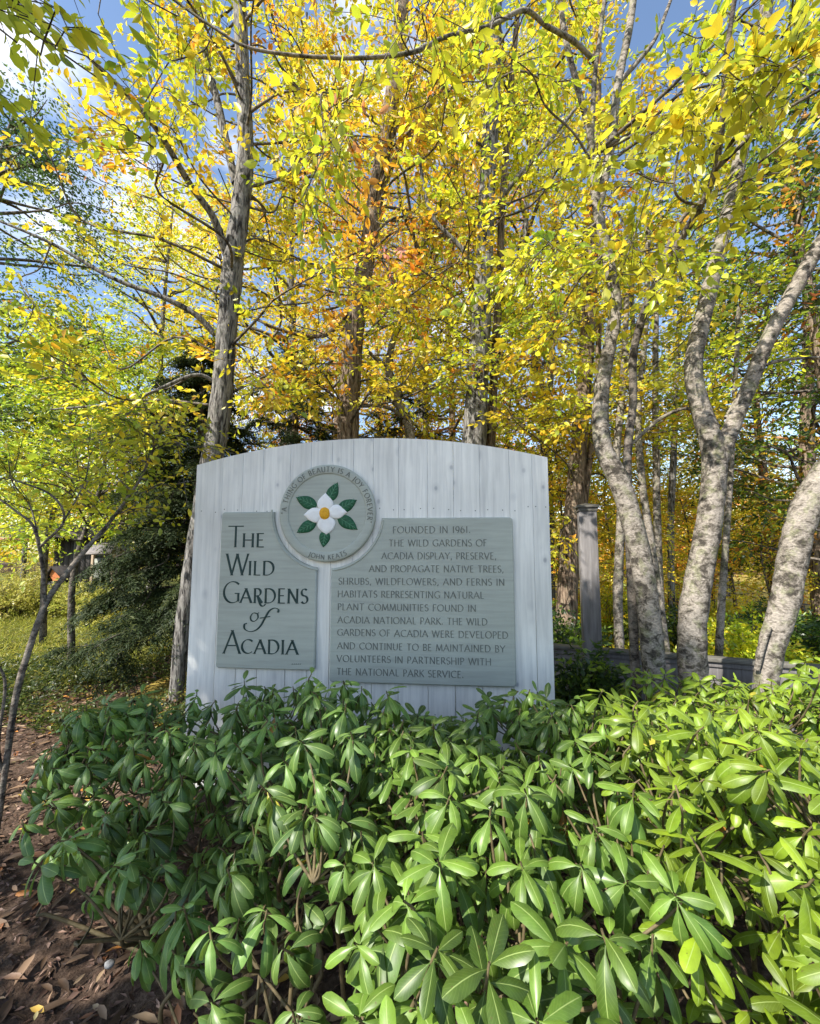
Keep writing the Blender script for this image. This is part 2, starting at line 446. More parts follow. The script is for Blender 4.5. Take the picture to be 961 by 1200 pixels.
class PlaneMB(MB):
    """vertices in board coordinates: u along, n outwards, w up"""
    def uv3(self, pts):
        pts = np.asarray(pts, float)
        return s_org + pts[:, :1] * S_U + pts[:, 1:2] * S_N + pts[:, 2:3] * np.array([0, 0, 1.0])
    def addp(self, pts, f, **k):
        self.add(self.uv3(pts), f, **k)
    def prism(self, outline, n0, n1, bev=0.0, col=None):
        """outline (m,2) counter-clockwise seen from the front, n0 back, n1 front"""
        o = np.asarray(outline, float); m = len(o)
        rings = [(o, n0), (o, n1 - bev)]
        if bev > 0:
            nx = np.roll(o, -1, 0) - np.roll(o, 1, 0)
            nrm = unit(np.stack([-nx[:, 1], nx[:, 0]], 1))
            rings += [(o + nrm * bev * 0.35, n1 - bev * 0.3), (o + nrm * bev, n1)]
        v = np.concatenate([np.stack([r[:, 0], np.full(m, nn), r[:, 1]], 1) for r, nn in rings])
        i = np.arange(m); j = (i + 1) % m
        q = np.concatenate([np.stack([k*m+i, k*m+j, (k+1)*m+j, (k+1)*m+i], 1) for k in range(len(rings) - 1)])
        self.addp(v, q, col=col)
        top = np.stack([rings[-1][0][:, 0], np.full(m, rings[-1][1]), rings[-1][0][:, 1]], 1)
        self.addp(top, np.arange(m)[None, :], col=col)
        back = np.stack([o[:, 0], np.full(m, n0), o[:, 1]], 1)
        self.addp(back, np.arange(m)[None, ::-1], col=col)

sign = empty('garden_sign', tuple(s_org), 'broad white washed plank sign with arched top, grey green plaques and carved flower medallion', 'sign')

# white board of vertical planks under one arched top
uL, uR = (S(231, 545)[0] + S(218, 803)[0]) / 2, (S(641.5, 536)[0] + S(650.5, 815)[0]) / 2
tl, tm, tr = S(231, 545), S(436, 513.5), S(641.5, 536)
A = np.array([[1, uL, uL**2], [1, tm[0], tm[0]**2], [1, uR, uR**2]])
arc = np.linalg.solve(A, np.array([tl[1], tm[1], tr[1]]))
top_w = lambda u: arc[0] + arc[1] * u + arc[2] * u * u
rng = np.random.default_rng(4)
b = PlaneMB()
edges = [uL]
while edges[-1] < uR - 0.22:
    edges.append(edges[-1] + rng.choice([0.135, 0.17, 0.19, 0.145]))
edges.append(uR)
for i in range(len(edges) - 1):
    g = 0.0009
    a0 = edges[i] + (g if i else 0); a1 = edges[i+1] - (g if i < len(edges) - 2 else 0)
    us = np.linspace(a1, a0, 7)
    out = [(a0, 0.02), (a1, 0.02)] + [(u, top_w(u)) for u in us]
    b.prism(out, -0.045, 0.0 + rng.uniform(-0.0012, 0.0012), 0.0014, col=(rng.uniform(0, 40), 0, rng.uniform(0, 40)))
rn = np.random.default_rng(6)
for i in range(len(edges) - 1):
    for w in (0.51, 1.81):
        for f in (.22, .78):
            u = edges[i] + (edges[i+1] - edges[i]) * f + rn.uniform(-.008, .008); ww = w + rn.uniform(-.015, .015)
            a = np.arange(7) * 2 * np.pi / 7
            b.addp(np.stack([u + .0038 * np.cos(a), np.full(7, .0020), ww + .0038 * np.sin(a)], 1), np.arange(7)[None], mi=1)
b.build('board', [M_WHITE, M_TEXT], sign)
# cleats on the rear hold the planks together
for w in (0.45, 1.75):
    b = PlaneMB(); b.prism([(uL + 0.1, w), (uR - 0.1, w), (uR - 0.1, w + 0.12), (uL + 0.1, w + 0.12)], -0.085, -0.046)
    b.build('batten', M_WHITE, sign)


# --- a hand made broad-nib alphabet -------------------------------------------------
def arcp(cx, cy, rx, ry, a0, a1, n=14):
    t = np.radians(np.linspace(a0, a1, n))
    return [(cx + rx * math.cos(a), cy + ry * math.sin(a)) for a in t]
GL = {
 'A': (0.82, [[(0.02,0),(0.42,1)], [(0.40,1),(0.80,0)], [(0.16,0.34),(0.66,0.34)]]),
 'B': (0.60, [[(0.10,0),(0.10,1)], [(0.10,1)]+arcp(0.27,0.76,0.22,0.24,90,-90)+[(0.10,0.52)], [(0.10,0.52)]+arcp(0.28,0.26,0.27,0.26,90,-90)+[(0.10,0)]]),
 'C': (0.80, [arcp(0.50,0.5,0.44,0.5,48,312,22)]),
 'D': (0.82, [[(0.10,0),(0.10,1)], [(0.10,1)]+arcp(0.30,0.5,0.46,0.5,90,-90,20)+[(0.10,0)]]),
 'E': (0.55, [[(0.10,0),(0.10,1)], [(0.10,1),(0.50,1)], [(0.10,0.52),(0.44,0.52)], [(0.10,0),(0.52,0)]]),
 'F': (0.52, [[(0.10,0),(0.10,1)], [(0.10,1),(0.50,1)], [(0.10,0.52),(0.43,0.52)]]),
 'G': (0.84, [arcp(0.50,0.5,0.44,0.5,48,318,22), [(0.78,0.06),(0.78,0.44)], [(0.60,0.44),(0.84,0.44)]]),
 'H': (0.80, [[(0.10,0),(0.10,1)], [(0.70,0),(0.70,1)], [(0.10,0.52),(0.70,0.52)]]),
 'I': (0.22, [[(0.11,0),(0.11,1)]]),
 'J': (0.36, [[(0.24,1),(0.24,0.02)]+arcp(0.10,0.02,0.14,0.22,0,-100,8)]),
 'K': (0.66, [[(0.10,0),(0.10,1)], [(0.60,1),(0.12,0.48)], [(0.24,0.56),(0.66,0)]]),
 'L': (0.52, [[(0.10,0),(0.10,1)], [(0.10,0),(0.50,0)]]),
 'M': (0.96, [[(0.06,0),(0.16,1)], [(0.16,1),(0.48,0.06)], [(0.48,0.06),(0.80,1)], [(0.80,1),(0.90,0)]]),
 'N': (0.80, [[(0.10,0),(0.10,1)], [(0.10,1),(0.70,0)], [(0.70,0),(0.70,1)]]),
 'O': (0.94, [arcp(0.47,0.5,0.43,0.5,90,450,30)]),
 'P': (0.56, [[(0.10,0),(0.10,1)], [(0.10,1)]+arcp(0.28,0.73,0.24,0.27,90,-90)+[(0.10,0.46)]]),
 'R': (0.64, [[(0.10,0),(0.10,1)], [(0.10,1)]+arcp(0.28,0.74,0.23,0.26,90,-90)+[(0.10,0.48)], [(0.28,0.48),(0.64,0)]]),
 'S': (0.52, [arcp(0.27,0.76,0.20,0.24,40,270,14)+arcp(0.27,0.26,0.22,0.26,90,-145,14)]),
 'T': (0.66, [[(0.33,0),(0.33,1)], [(0.02,1),(0.64,1)]]),
 'U': (0.76, [[(0.10,1),(0.10,0.32)]+arcp(0.38,0.32,0.28,0.32,180,360,16)+[(0.66,1)]]),
 'V': (0.76, [[(0.02,1),(0.39,0)], [(0.37,0),(0.74,1)]]),
 'W': (1.10, [[(0.02,1),(0.30,0)], [(0.28,0),(0.55,1)], [(0.54,1),(0.82,0)], [(0.80,0),(1.08,1)]]),
 'Y': (0.70, [[(0.02,1),(0.36,0.48)], [(0.68,1),(0.35,0.48)], [(0.35,0.48),(0.35,0)]]),
 '1': (0.30, [[(0.16,0),(0.16,1)]]),
 '9': (0.58, [arcp(0.29,0.68,0.23,0.32,0,360,20), [(0.52,0.68)]+arcp(0.20,0.68,0.32,0.68,0,-75,10)]),
 '6': (0.58, [arcp(0.29,0.32,0.23,0.32,0,360,20), [(0.06,0.32)]+arcp(0.38,0.32,0.32,0.68,180,105,10)]),
 '.': (0.24, [[(0.12,0.0),(0.12,0.16)]]),
 ',': (0.24, [[(0.15,0.13),(0.08,-0.16)]]),
 '"': (0.26, [[(0.07,1),(0.07,0.80)], [(0.18,1),(0.18,0.80)]]),
 ' ': (0.36, []),
}
SERIF = set('ABDEFHIKLMNPRTUVWY')
def ribbon(mb, pts, n0, n1, thick, thin, place, nib=22):
    """one pen stroke: width follows the pen's direction; raised from n0 to n1"""
    p = np.asarray(pts, float)
    t = np.gradient(p, axis=0) if len(p) > 2 else np.repeat(p[1:] - p[:1], 2, 0)
    t = unit(t)
    w = thin + (thick - thin) * np.abs(t[:, 1] * math.cos(math.radians(nib)) - t[:, 0] * math.sin(math.radians(nib))) ** 1.5
    nrm = np.stack([-t[:, 1], t[:, 0]], 1) * (w / 2)[:, None]
    L_, R_ = place(p + nrm), place(p - nrm)
    m = len(p)
    v = np.concatenate([np.column_stack([q[:, 0], np.full(m, nn), q[:, 1]]) for q, nn in ((L_, n0), (L_, n1), (R_, n1), (R_, n0))])
    i = np.arange(m - 1)
    q = np.concatenate([np.stack([k*m+i, (k+1)*m+i, (k+1)*m+i+1, k*m+i+1], 1) for k in range(3)])
    mb.addp(v, q)
    mb.addp(v, [[0, m, 2*m, 3*m], [m-1, 4*m-1, 3*m-1, 2*m-1]])

_lift = [0]
def write(mb, text, x_to, n0, hgt, thick, thin, place, serif=0.0, track=0.10):
    """text from x=0 to x=x_to, in letter heights hgt; place maps 2-D points to board (u, w)"""
    adv = [GL[c][0] + track for c in text]
    sx = x_to / (sum(adv) - track)
    x = 0.0
    for c, a in zip(text, adv):
        for st in GL[c][1]:
            _lift[0] = (_lift[0] + 1) % 7
            n1 = n0 + 0.0016 + 0.00012 * _lift[0]
            pts = np.array([((x + px) * sx, py * hgt) for px, py in st])
            ribbon(mb, pts, n0, n1, thick, thin, place)
            if serif and c in SERIF and len(st) == 2:
                for q in (0, 1):
                    ex, ey = pts[q]
                    if abs(pts[0][1] - pts[1][1]) > 0.5 * hgt and (ey < 0.05 * hgt or ey > 0.95 * hgt):
                        ribbon(mb, [(ex - serif, ey), (ex + serif, ey)], n0, n1 + 0.0009, thin * 0.9, thin * 0.8, place)
        x += a

def placed(x0, yb, x1):
    """text frame on the board whose base line starts at photo (x0, yb) and ends below x1"""
    o = S(x0, yb); e = S(x1, yb)
    return (lambda p: p + np.array([o[0], o[1]])), e[0] - o[0]
def px_h(x, y, h):
    return S(x, y - h)[1] - S(x, y)[1]

# --- medallion geometry
mc = S(385, 601.5)
mr = (S(440.5, 601)[0] - S(329.5, 601)[0]) / 2
gap = mr * 0.13
def corner(cx, cy, r, a0, a1, n=6):
    t = np.radians(np.linspace(a0, a1, n)); return [(cx + r * math.cos(a), cy + r * math.sin(a)) for a in t]
R_ = mr + gap
def plaque(name, outline, label=None):
    b = PlaneMB(); b.prism(outline, 0.003, 0.030, 0.007)
    return b.build(name, M_PLAQUE, sign)
# title plaque
l, r_, t_, bt = S(259, 690)[0], S(371.5, 720)[0], S(290, 600.5)[1], S(315, 783)[1]
cr_ = 0.022
a_top = math.degrees(math.atan2(t_ - mc[1], -math.sqrt(R_**2 - (t_ - mc[1])**2)))
a_bot = math.degrees(math.atan2(-math.sqrt(R_**2 - (r_ - mc[0])**2), r_ - mc[0]))
a_top = a_top % 360; a_bot = a_bot % 360
tA = corner(l + cr_, bt + cr_, cr_, 180, 270) + corner(r_ - cr_, bt + cr_, cr_, 270, 360) + corner(mc[0], mc[1], R_, a_bot, a_top, 20) + corner(l + cr_, t_ - cr_, cr_, 90, 180)
title = plaque('title_plaque', tA)
# text plaque
l2, r2, t2, bt2 = S(388.5, 720)[0], S(602.5, 720)[0], S(520, 607)[1], S(500, 801)[1]
b_top = math.degrees(math.atan2(t2 - mc[1], math.sqrt(R_**2 - (t2 - mc[1])**2)))
b_bot = math.degrees(math.atan2(-math.sqrt(R_**2 - (l2 - mc[0])**2), l2 - mc[0]))
tB = corner(l2 + cr_, bt2 + cr_, cr_, 180, 270) + corner(r2 - cr_, bt2 + cr_, cr_, 270, 360) + corner(r2 - cr_, t2 - cr_, cr_, 0, 90) + corner(mc[0], mc[1], R_, b_top, b_bot, 20)
textp = plaque('text_plaque', tB)
# raised bead that follows each plaque's concave edge
for par, a0, a1 in ((title, a_bot, a_top), (textp, b_bot, b_top)):
    b = PlaneMB()
    t = np.radians(np.linspace(a0 + (2 if a1 > a0 else 2), a1 - 2, 26)); rr = R_ + 0.013
    pts = np.stack([mc[0] + rr * np.cos(t), np.full(26, 0.0305), mc[1] + rr * np.sin(t)], 1)
    b.tube(b.uv3(pts), np.full(26, 0.0055), 8)
    b.build('edge_bead', M_PLAQUE, par, smooth=True)

# title lettering
NF = 0.0300
b = PlaneMB()
def title_line(parts, thick, thin):
    for s, x0, x1, yb, h in parts:
        pl, wid = placed(x0, yb, x1)
        write(b, s, wid, NF, px_h((x0 + x1) / 2, yb, h), thick, thin, pl, serif=0.0095, track=0.14)
title_line([('T', 269, 288, 641, 24), ('HE', 286.5, 312, 641, 15.5),
            ('W', 267.5, 293, 673.5, 24.5), ('ILD', 293.5, 323.5, 673.5, 16),
            ('G', 263.5, 283, 705.5, 24.5), ('ARDENS', 284, 362.5, 705.5, 16.5),
            ('A', 264.5, 284, 764, 26.5), ('CADIA', 285, 351, 764, 16)], 0.0145, 0.0042)
# swash of the R, and the italic "of"
def stroke(pix, thick, thin, nib=22):
    p = np.array([S(x, y) for x, y in pix]); p = smooth_line(p, 6)
    _lift[0] = (_lift[0] + 1) % 7
    ribbon(b, p, NF, NF + 0.0021 + 0.00012 * _lift[0], thick, thin, lambda q: q, nib)
stroke([(304, 697), (306, 704), (308, 708.5), (311, 709.5), (313.5, 707)], 0.013, 0.005)
stroke([(304.5, 718.5), (299.5, 717.5), (296.3, 721.5), (297, 726), (301, 727), (304.8, 723), (304.5, 718.5), (306, 717)], 0.010, 0.004)
stroke([(328, 717), (328.5, 713.5), (324, 711.8), (318, 715), (313, 723), (308, 732), (302, 737.5), (295, 739), (289.5, 736), (289, 731), (292, 729.5)], 0.013, 0.004, -10)
stroke([(307, 723.5), (313, 722.5), (319, 721.5)], 0.008, 0.006)
for k in range(5):
    stroke([(344 + k * 2.3, 777), (345.4 + k * 2.3, 776.4)], 0.005, 0.003)
b.build('lettering', M_LETTER, title)

# text lettering
b = PlaneMB()
LINES = [("FOUNDED IN 1961.", 461, 551, 625), ("THE WILD GARDENS OF", 456.5, 570, 640.2), ("ACADIA DISPLAY, PRESERVE,", 448, 581, 655),
 ("AND PROPAGATE NATIVE TREES,", 433.5, 589.5, 669.8), ("SHRUBS, WILDFLOWERS, AND FERNS IN", 398, 590.5, 684.3), ("HABITATS REPRESENTING NATURAL", 397, 566.5, 699.1),
 ("PLANT COMMUNITIES FOUND IN", 397, 557.5, 714), ("ACADIA NATIONAL PARK. THE WILD", 397, 570.5, 729), ("GARDENS OF ACADIA WERE DEVELOPED", 396.5, 594.5, 743.5),
 ("AND CONTINUE TO BE MAINTAINED BY", 396.5, 591, 759), ("VOLUNTEERS IN PARTNERSHIP WITH", 396, 575, 773.8), ("THE NATIONAL PARK SERVICE.", 396, 543, 788.8)]
for s, x0, x1, yb in LINES:
    pl, wid = placed(x0, yb, x1)
    write(b, s, wid, NF, px_h((x0 + x1) / 2, yb, 7.6), 0.0056, 0.0022, pl, serif=0.0026, track=0.13)
b.build('lettering', M_TEXT, textp)

# medallion: moulded disc turned as rings, a carved flower, lettering round the rim
b = PlaneMB()
prof = [(1.0, 0.004), (1.0, 0.034), (0.985, 0.040), (0.955, 0.0425), (0.83, 0.0425), (0.815, 0.0405), (0.805, 0.034), (0.0, 0.034)]
n = 72
t = np.arange(n) * 2 * np.pi / n
rows = np.concatenate([np.stack([mc[0] + mr * q * np.cos(t), np.full(n, h), mc[1] + mr * q * np.sin(t)], 1) for q, h in prof[:-1]])
i = np.arange(n); j = (i + 1) % n
q = np.concatenate([np.stack([k*n+i, k*n+j, (k+1)*n+j, (k+1)*n+i], 1) for k in range(len(prof) - 2)])
b.addp(rows, q)
b.addp(rows[-n:], i[None, :])
med = b.build('medallion', M_PLAQUE, sign)
fc = S(382.8, 602); pu = mr / 55.5                              # flower centre, board metres per photo pixel
def fpt(x, y):
    p = S(x, y); return p
def carved(name, m, outline_px, base, height, parent, centre=None):
    """cushion-shaped relief from a closed outline: outline, raised inner ring, crest"""
    o = np.array([S(x, y) for x, y in outline_px]); o = smooth_line(np.vstack([o, o[:1]]), 5)[:-1]
    c = o.mean(0) if centre is None else np.array(S(*centre))
    b = PlaneMB(); k = len(o)
    rings = [(1.0, base), (0.98, base + height * 0.55), (0.86, base + height * 0.85), (0.45, base + height)]
    v = np.concatenate([np.column_stack([(c + (o - c) * s)[:, 0], np.full(k, h), (c + (o - c) * s)[:, 1]]) for s, h in rings] + [np.array([[c[0], base + height * 0.97, c[1]]])])
    i = np.arange(k); j = (i + 1) % k
    area = np.sum(o[:, 0] * np.roll(o[:, 1], -1) - np.roll(o[:, 0], -1) * o[:, 1])
    q = np.concatenate([np.stack([a*k+i, a*k+j, (a+1)*k+j, (a+1)*k+i], 1) for a in range(3)])
    tr = np.stack([3*k+i, 3*k+j, np.full(k, 4*k)], 1)
    if area < 0: q = q[:, ::-1]; tr = tr[:, ::-1]
    b.addp(v, q); b.addp(v, tr)
    return b.build(name, m, parent, smooth=True), o
# six leaves: (base, tip, half width in photo px)
leaves6 = [((386.5, 588), (397.5, 566.2), 6.6), ((398, 598.5), (419.5, 586.5), 6.8), ((398, 606), (420.5, 621), 7.2),
           ((383.5, 622), (380.5, 641.5), 6.2), ((371.5, 612), (350, 624.5), 6.6), ((372.5, 594), (349, 583.5), 7.2)]
for (bx, by), (tx, ty), hw in leaves6:
    B0, T0 = np.array([bx, by]), np.array([tx, ty]); d = T0 - B0; nn = np.array([-d[1], d[0]]) / np.linalg.norm(d)
    prof6 = [(0.0, 0.35), (0.22, 0.9), (0.48, 1.0), (0.75, 0.62), (0.93, 0.16)]
    out = [tuple(B0 + d * s + nn * hw * w) for s, w in prof6] + [tuple(T0)] + [tuple(B0 + d * s - nn * hw * w) for s, w in reversed(prof6)]
    lf, o = carved('leaf', M_FLEAF, out, 0.0342, 0.008, med)
    vb = PlaneMB()
    for s0 in (0.2, 0.38, 0.56, 0.74):
        for sd in (1, -1):
            a = B0 + d * s0; e = B0 + d * (s0 + 0.16) + nn * sd * hw * 0.7 * (1.05 - s0 * 0.55)
            ribbon(vb, np.array([S(*a), S(*e)]), 0.040, 0.0428 + (0.0003 if sd > 0 else 0), 0.0022, 0.0016, lambda q: q)
    ribbon(vb, np.array([S(*B0), S(*(B0 + d * 0.93))]), 0.040, 0.0435, 0.0028, 0.002, lambda q: q)
    vb.build('leaf', M_VEIN, med).name = 'leaf_vein'
petals = [[(383.5, 578.5), (390.5, 585.5), (392.3, 592.5), (388, 600), (383, 604), (378, 600), (373.8, 592.5), (376.3, 585.5)],
          [(408.7, 600.8), (402, 607), (396, 608.5), (388, 606), (381, 602), (387, 597), (393, 592.5), (400, 593)],
          [(384.5, 627.2), (377, 621.5), (373.8, 615.5), (376.5, 607.5), (382.5, 600), (389.5, 606), (394.8, 612), (392, 621)],
          [(358, 604), (366, 596.8), (373, 595.6), (379, 598.5), (385, 603), (379, 608.5), (373, 613.3), (365, 610.5)]]
for k, o in enumerate(petals):
    carved('petal', M_PETAL, o, 0.0342, 0.0125 + 0.0012 * (k % 2), med)
carved('flower_centre', M_YOLK, [(382.8 + 6.4 * math.cos(a), 602.3 + 7.2 * math.sin(a)) for a in np.arange(8) * math.pi / 4], 0.036, 0.019, med)
# lettering round the rim
b = PlaneMB()
def rim_text(text, a0, a1, r, h, inward=False):
    """letters along the rim: a0 -> a1 degrees; inward = heads towards the centre (bottom line)"""
    rad = mr * r
    length = abs(math.radians(a1 - a0)) * rad
    def place(p):
        ang = math.radians(a0) + (-p[:, 0] if not inward else p[:, 0]) / rad
        rr = rad + (p[:, 1] if not inward else -p[:, 1])
        return np.stack([mc[0] + rr * np.cos(ang), mc[1] + rr * np.sin(ang)], 1)
    write(b, text, length, 0.0425, mr * h, 0.0052, 0.0026, place, serif=0, track=0.22)
rim_text('"A THING OF BEAUTY IS A JOY FOREVER"', 181, -13, 0.845, 0.105)
rim_text('JOHN KEATS', 247, 297, 0.95, 0.095, True)
b.build('lettering', M_TEXT, med)

# ------------------------------------------------------------------ foliage generators
T_LEAF = (np.array([[0, 0, 0], [.30, .36, .05], [.62, .36, .02], [1, 0, -.12], [.62, -.36, .02], [.30, -.36, .05], [.30, 0, -.03], [.62, 0, -.05]], float),
          np.array([[0, 6, 1, 1], [6, 7, 2, 1], [7, 3, 2, 2], [0, 5, 6, 6], [5, 4, 7, 6], [4, 3, 7, 7]]))
T_RHOMB = (np.array([[0, 0, 0], [.42, .40, .06], [1, 0, -.10], [.42, -.40, .06]], float), np.array([[0, 2, 1], [0, 3, 2]]))
T_FINE = (np.array([[0, 0, 0], [.55, .5, .05], [1, 0, -.08], [.55, -.5, .05]], float), np.array([[0, 2, 1], [0, 3, 2]]))
T_NEEDLE = (np.array([[0, .25, 0], [.9, .5, -.05], [.9, -.5, -.05], [0, -.25, 0]], float), np.array([[0, 3, 2, 1]]))

def put_leaves(mb, tpl, pos, d, nrm, length, width, col):
    tv, tf = tpl
    d = unit(d); side = unit(np.cross(nrm, d)); up = np.cross(d, side)
    n = len(pos); k = len(tv)
    v = (pos[:, None, :] + (tv[None, :, 0:1] * length[:, None, None]) * d[:, None, :]
         + (tv[None, :, 1:2] * width[:, None, None]) * side[:, None, :] + (tv[None, :, 2:3] * length[:, None, None]) * up[:, None, :])
    off = (np.arange(n) * k)[:, None, None]
    if tf.shape[1] == 4 and (tf[:, 2] == tf[:, 3]).any():
        q = tf[tf[:, 2] != tf[:, 3]]; t3 = tf[tf[:, 2] == tf[:, 3]][:, :3]
        vv = v.reshape(-1, 3); cc = np.repeat(col, k, 0)
        base = mb.n
        mb.add(vv, (q[None] + off).reshape(-1, 4), col=cc)
        mb.f.append((t3[None] + off).reshape(-1, 3) + base); mb.mi.append(np.zeros(len(t3) * n, int))
    else:
        mb.add(v.reshape(-1, 3), (tf[None] + off).reshape(-1, tf.shape[1]), col=np.repeat(col, k, 0))

YEL, GOLD, LIME, GREEN, DEEP, ORANGE, RUST, RED, PINK = [(0.86, 0.71, 0.04), (0.88, 0.56, 0.03), (0.58, 0.63, 0.04), (0.27, 0.38, 0.03),
    (0.055, 0.10, 0.02), (0.84, 0.34, 0.03), (0.42, 0.16, 0.03), (0.55, 0.12, 0.03), (0.65, 0.30, 0.24)]
PAL_YELLOW = ([YEL, GOLD, LIME, ORANGE, GREEN], [.45, .11, .31, .07, .06])
PAL_LIME = ([LIME, YEL, GREEN, GOLD], [.48, .30, .18, .04])
PAL_ORANGE = ([ORANGE, GOLD, YEL, RUST, PINK], [.38, .26, .18, .08, .10])
PAL_LEAFY = ([LIME, GREEN, YEL, DEEP], [.46, .32, .16, .06])
PAL_FRESH = ([LIME, GREEN, YEL], [.62, .20, .18])
PAL_OAK = ([DEEP, GREEN, RUST, ORANGE], [.55, .30, .08, .07])
PAL_DEEP = ([DEEP, GREEN, (0.03, 0.06, 0.015)], [.5, .2, .3])
PAL_HEM = ([(0.020, 0.036, 0.012), (0.035, 0.055, 0.016), (0.07, 0.085, 0.02)], [.55, .33, .12])

def pick(rng, pal, n):
    c = np.array(pal[0])[rng.choice(len(pal[0]), n, p=np.array(pal[1]) / sum(pal[1]))]
    return c

def sprays(mb, rng, c, d, nleaf, tl, ll, pal, tpl=T_LEAF, flat=0.35, droop=0.25, wid=0.62, twigs=None):
    """c centres, d twig directions; leaves sit alternately along each twig"""
    n = len(c)
    if not n: return
    d = unit(d)
    L = tl * rng.uniform(0.6, 1.35, n)
    sc = pick(rng, pal, n)
    up = np.array([0, 0, 1.0]) + rng.standard_normal((n, 3)) * flat
    s = (np.arange(nleaf) + 0.5) / nleaf
    S_ = np.repeat(s[None], n, 0) + rng.uniform(-.06, .06, (n, nleaf))
    side = unit(np.cross(up, d)); up2 = np.cross(d, side)
    sg = np.where(np.arange(nleaf) % 2 == 0, 1.0, -1.0)[None]
    pos = c[:, None] + d[:, None] * (S_ * L[:, None])[..., None]
    pos[..., 2] -= droop * (S_ ** 2) * L[:, None] * 0.8
    ang = rng.uniform(0.5, 1.25, (n, nleaf)) * sg
    ang[:, -1] *= 0.1
    ld = np.cos(ang)[..., None] * d[:, None] + np.sin(ang)[..., None] * side[:, None]
    ld[..., 2] -= droop * rng.uniform(0.2, 1.6, (n, nleaf))
    ln = up2[:, None] + rng.standard_normal((n, nleaf, 3)) * flat
    pos = pos + rng.standard_normal(pos.shape) * 0.012
    lens = ll * rng.uniform(0.5, 1.3, n * nleaf)
    cl = np.repeat(sc, nleaf, 0)
    alt = pick(rng, pal, n * nleaf)
    m = rng.uniform(0, 1, (n * nleaf, 1)) * 0.55
    cl = (cl * (1 - m) + alt * m) * rng.uniform(0.8, 1.2, (n * nleaf, 1))
    put_leaves(mb, tpl, pos.reshape(-1, 3), ld.reshape(-1, 3), ln.reshape(-1, 3), lens, lens * wid * rng.uniform(.75, 1.25, n * nleaf), cl)
    if twigs is not None:
        for a in range(n):
            e = c[a] + d[a] * L[a]; e2 = e.copy(); e2[2] -= droop * L[a] * 0.8
            mid = c[a] + d[a] * L[a] * .5; mid[2] -= droop * L[a] * 0.2
            twigs.tube([c[a], mid, e2], [0.0028, 0.0022, 0.001], 3)

def limb_curve(rng, p0, p1, sag=0.12, k=5):
    p0, p1 = np.asarray(p0, float), np.asarray(p1, float)
    L = np.linalg.norm(p1 - p0)
    t = np.linspace(0, 1, 5)[:, None]
    pts = p0 * (1 - t) + p1 * t
    pts[1:-1] += rng.standard_normal((3, 3)) * L * 0.045
    pts[:, 2] += np.sin(t[:, 0] * np.pi) * L * sag * rng.uniform(-0.3, 1)
    return smooth_line(pts, k)

def leafy_limb(rng, wood, fol, p0, p1, r0, nspray, nleaf, ll, pal, spread=0.22, start=0.25, tl=0.34, tpl=T_LEAF, flat=0.6, droop=0.28, twigs=True, sides=5, sag=0.12):
    """a curved branch, side twigs and its leaf sprays"""
    c = limb_curve(rng, p0, p1, sag)
    L = np.linalg.norm(np.asarray(p1) - np.asarray(p0))
    wood.tube(c, np.linspace(r0, max(0.003, r0 * 0.18), len(c)), sides)
    s = start + (1 - start) * rng.uniform(0, 1, nspray) ** 0.8
    i = np.clip((s * (len(c) - 1)).astype(int), 0, len(c) - 2)
    base = c[i]; tan = unit(c[i + 1] - c[i])
    az = rng.uniform(0, 2 * np.pi, nspray)
    lat = np.stack([np.cos(az), np.sin(az), rng.uniform(-.35, .45, nspray)], 1)
    dd = unit(tan * rng.uniform(0.2, 1.2, (nspray, 1)) + lat)
    reach = spread * L * rng.uniform(0, 1, (nspray, 1)) ** 0.7 * (1.15 - 0.6 * s[:, None])
    cc = base + dd * reach
    if twigs:
        for a in range(nspray):
            if reach[a, 0] > 0.08:
                m = (base[a] + cc[a]) / 2 + rng.standard_normal(3) * 0.03
                wood.tube([base[a], m, cc[a]], [r0 * 0.22, r0 * 0.16, 0.003], 3)
    sprays(fol, rng, cc, dd + rng.standard_normal((nspray, 3)) * 0.35, nleaf, tl, ll, pal, tpl, flat, droop, twigs=wood if twigs else None)

def trunk_line(pix):
    """[(x, y, width_px, depth)] -> centre points, radii"""
    a = smooth_line(np.array(pix, float), 7)
    pts = np.array([P(x, y, Y) for x, y, w, Y in a])
    rad = np.array([a[i, 2] / 2 / F * zdepth(pts[i]) / math.hypot(1, (a[i, 0] - CX) / F) for i in range(len(a))])
    return pts, rad

def to_ground(pts, rad, flare=1.25):
    """carry a trunk from its lowest point down into the soil"""
    if pts[0][2] > 0.02:
        d = unit(pts[0] - pts[1]); d = unit(np.array([d[0] * .5, d[1] * .5, -1]))
        h = pts[0][2] + 0.06
        steps = np.linspace(1, 0, 5)[:-1]
        ex = np.array([pts[0] + d * h * s for s in steps])
        er = np.array([rad[0] * (1 + (flare - 1) * s ** 2) for s in steps])
        return np.vstack([ex, pts]), np.concatenate([er, rad])
    return pts, rad

def photo_tree(name, pix, bark, label, limbs=(), group=None, sides=14, cat='tree', seed=0, base_ground=True, slim=1.0):
    rng = np.random.default_rng(seed)
    pts, rad = trunk_line(pix)
    rad = rad * slim
    if base_ground: pts, rad = to_ground(pts, rad)
    root = empty(name, (pts[0][0], pts[0][1], 0), label, cat, group)
    b = MB(); b.tube(pts, rad, sides, rng=rng, rough=0.035)
    b.build('trunk', bark, root, smooth=True)
    for lp in limbs:
        p, r = trunk_line(lp)
        r = r * (1 + (slim - 1) * .6)
        b = MB(); b.tube(p, r, 10, rng=rng, rough=0.03)
        b.build('limb', bark, root, smooth=True)
    return root, pts, rad

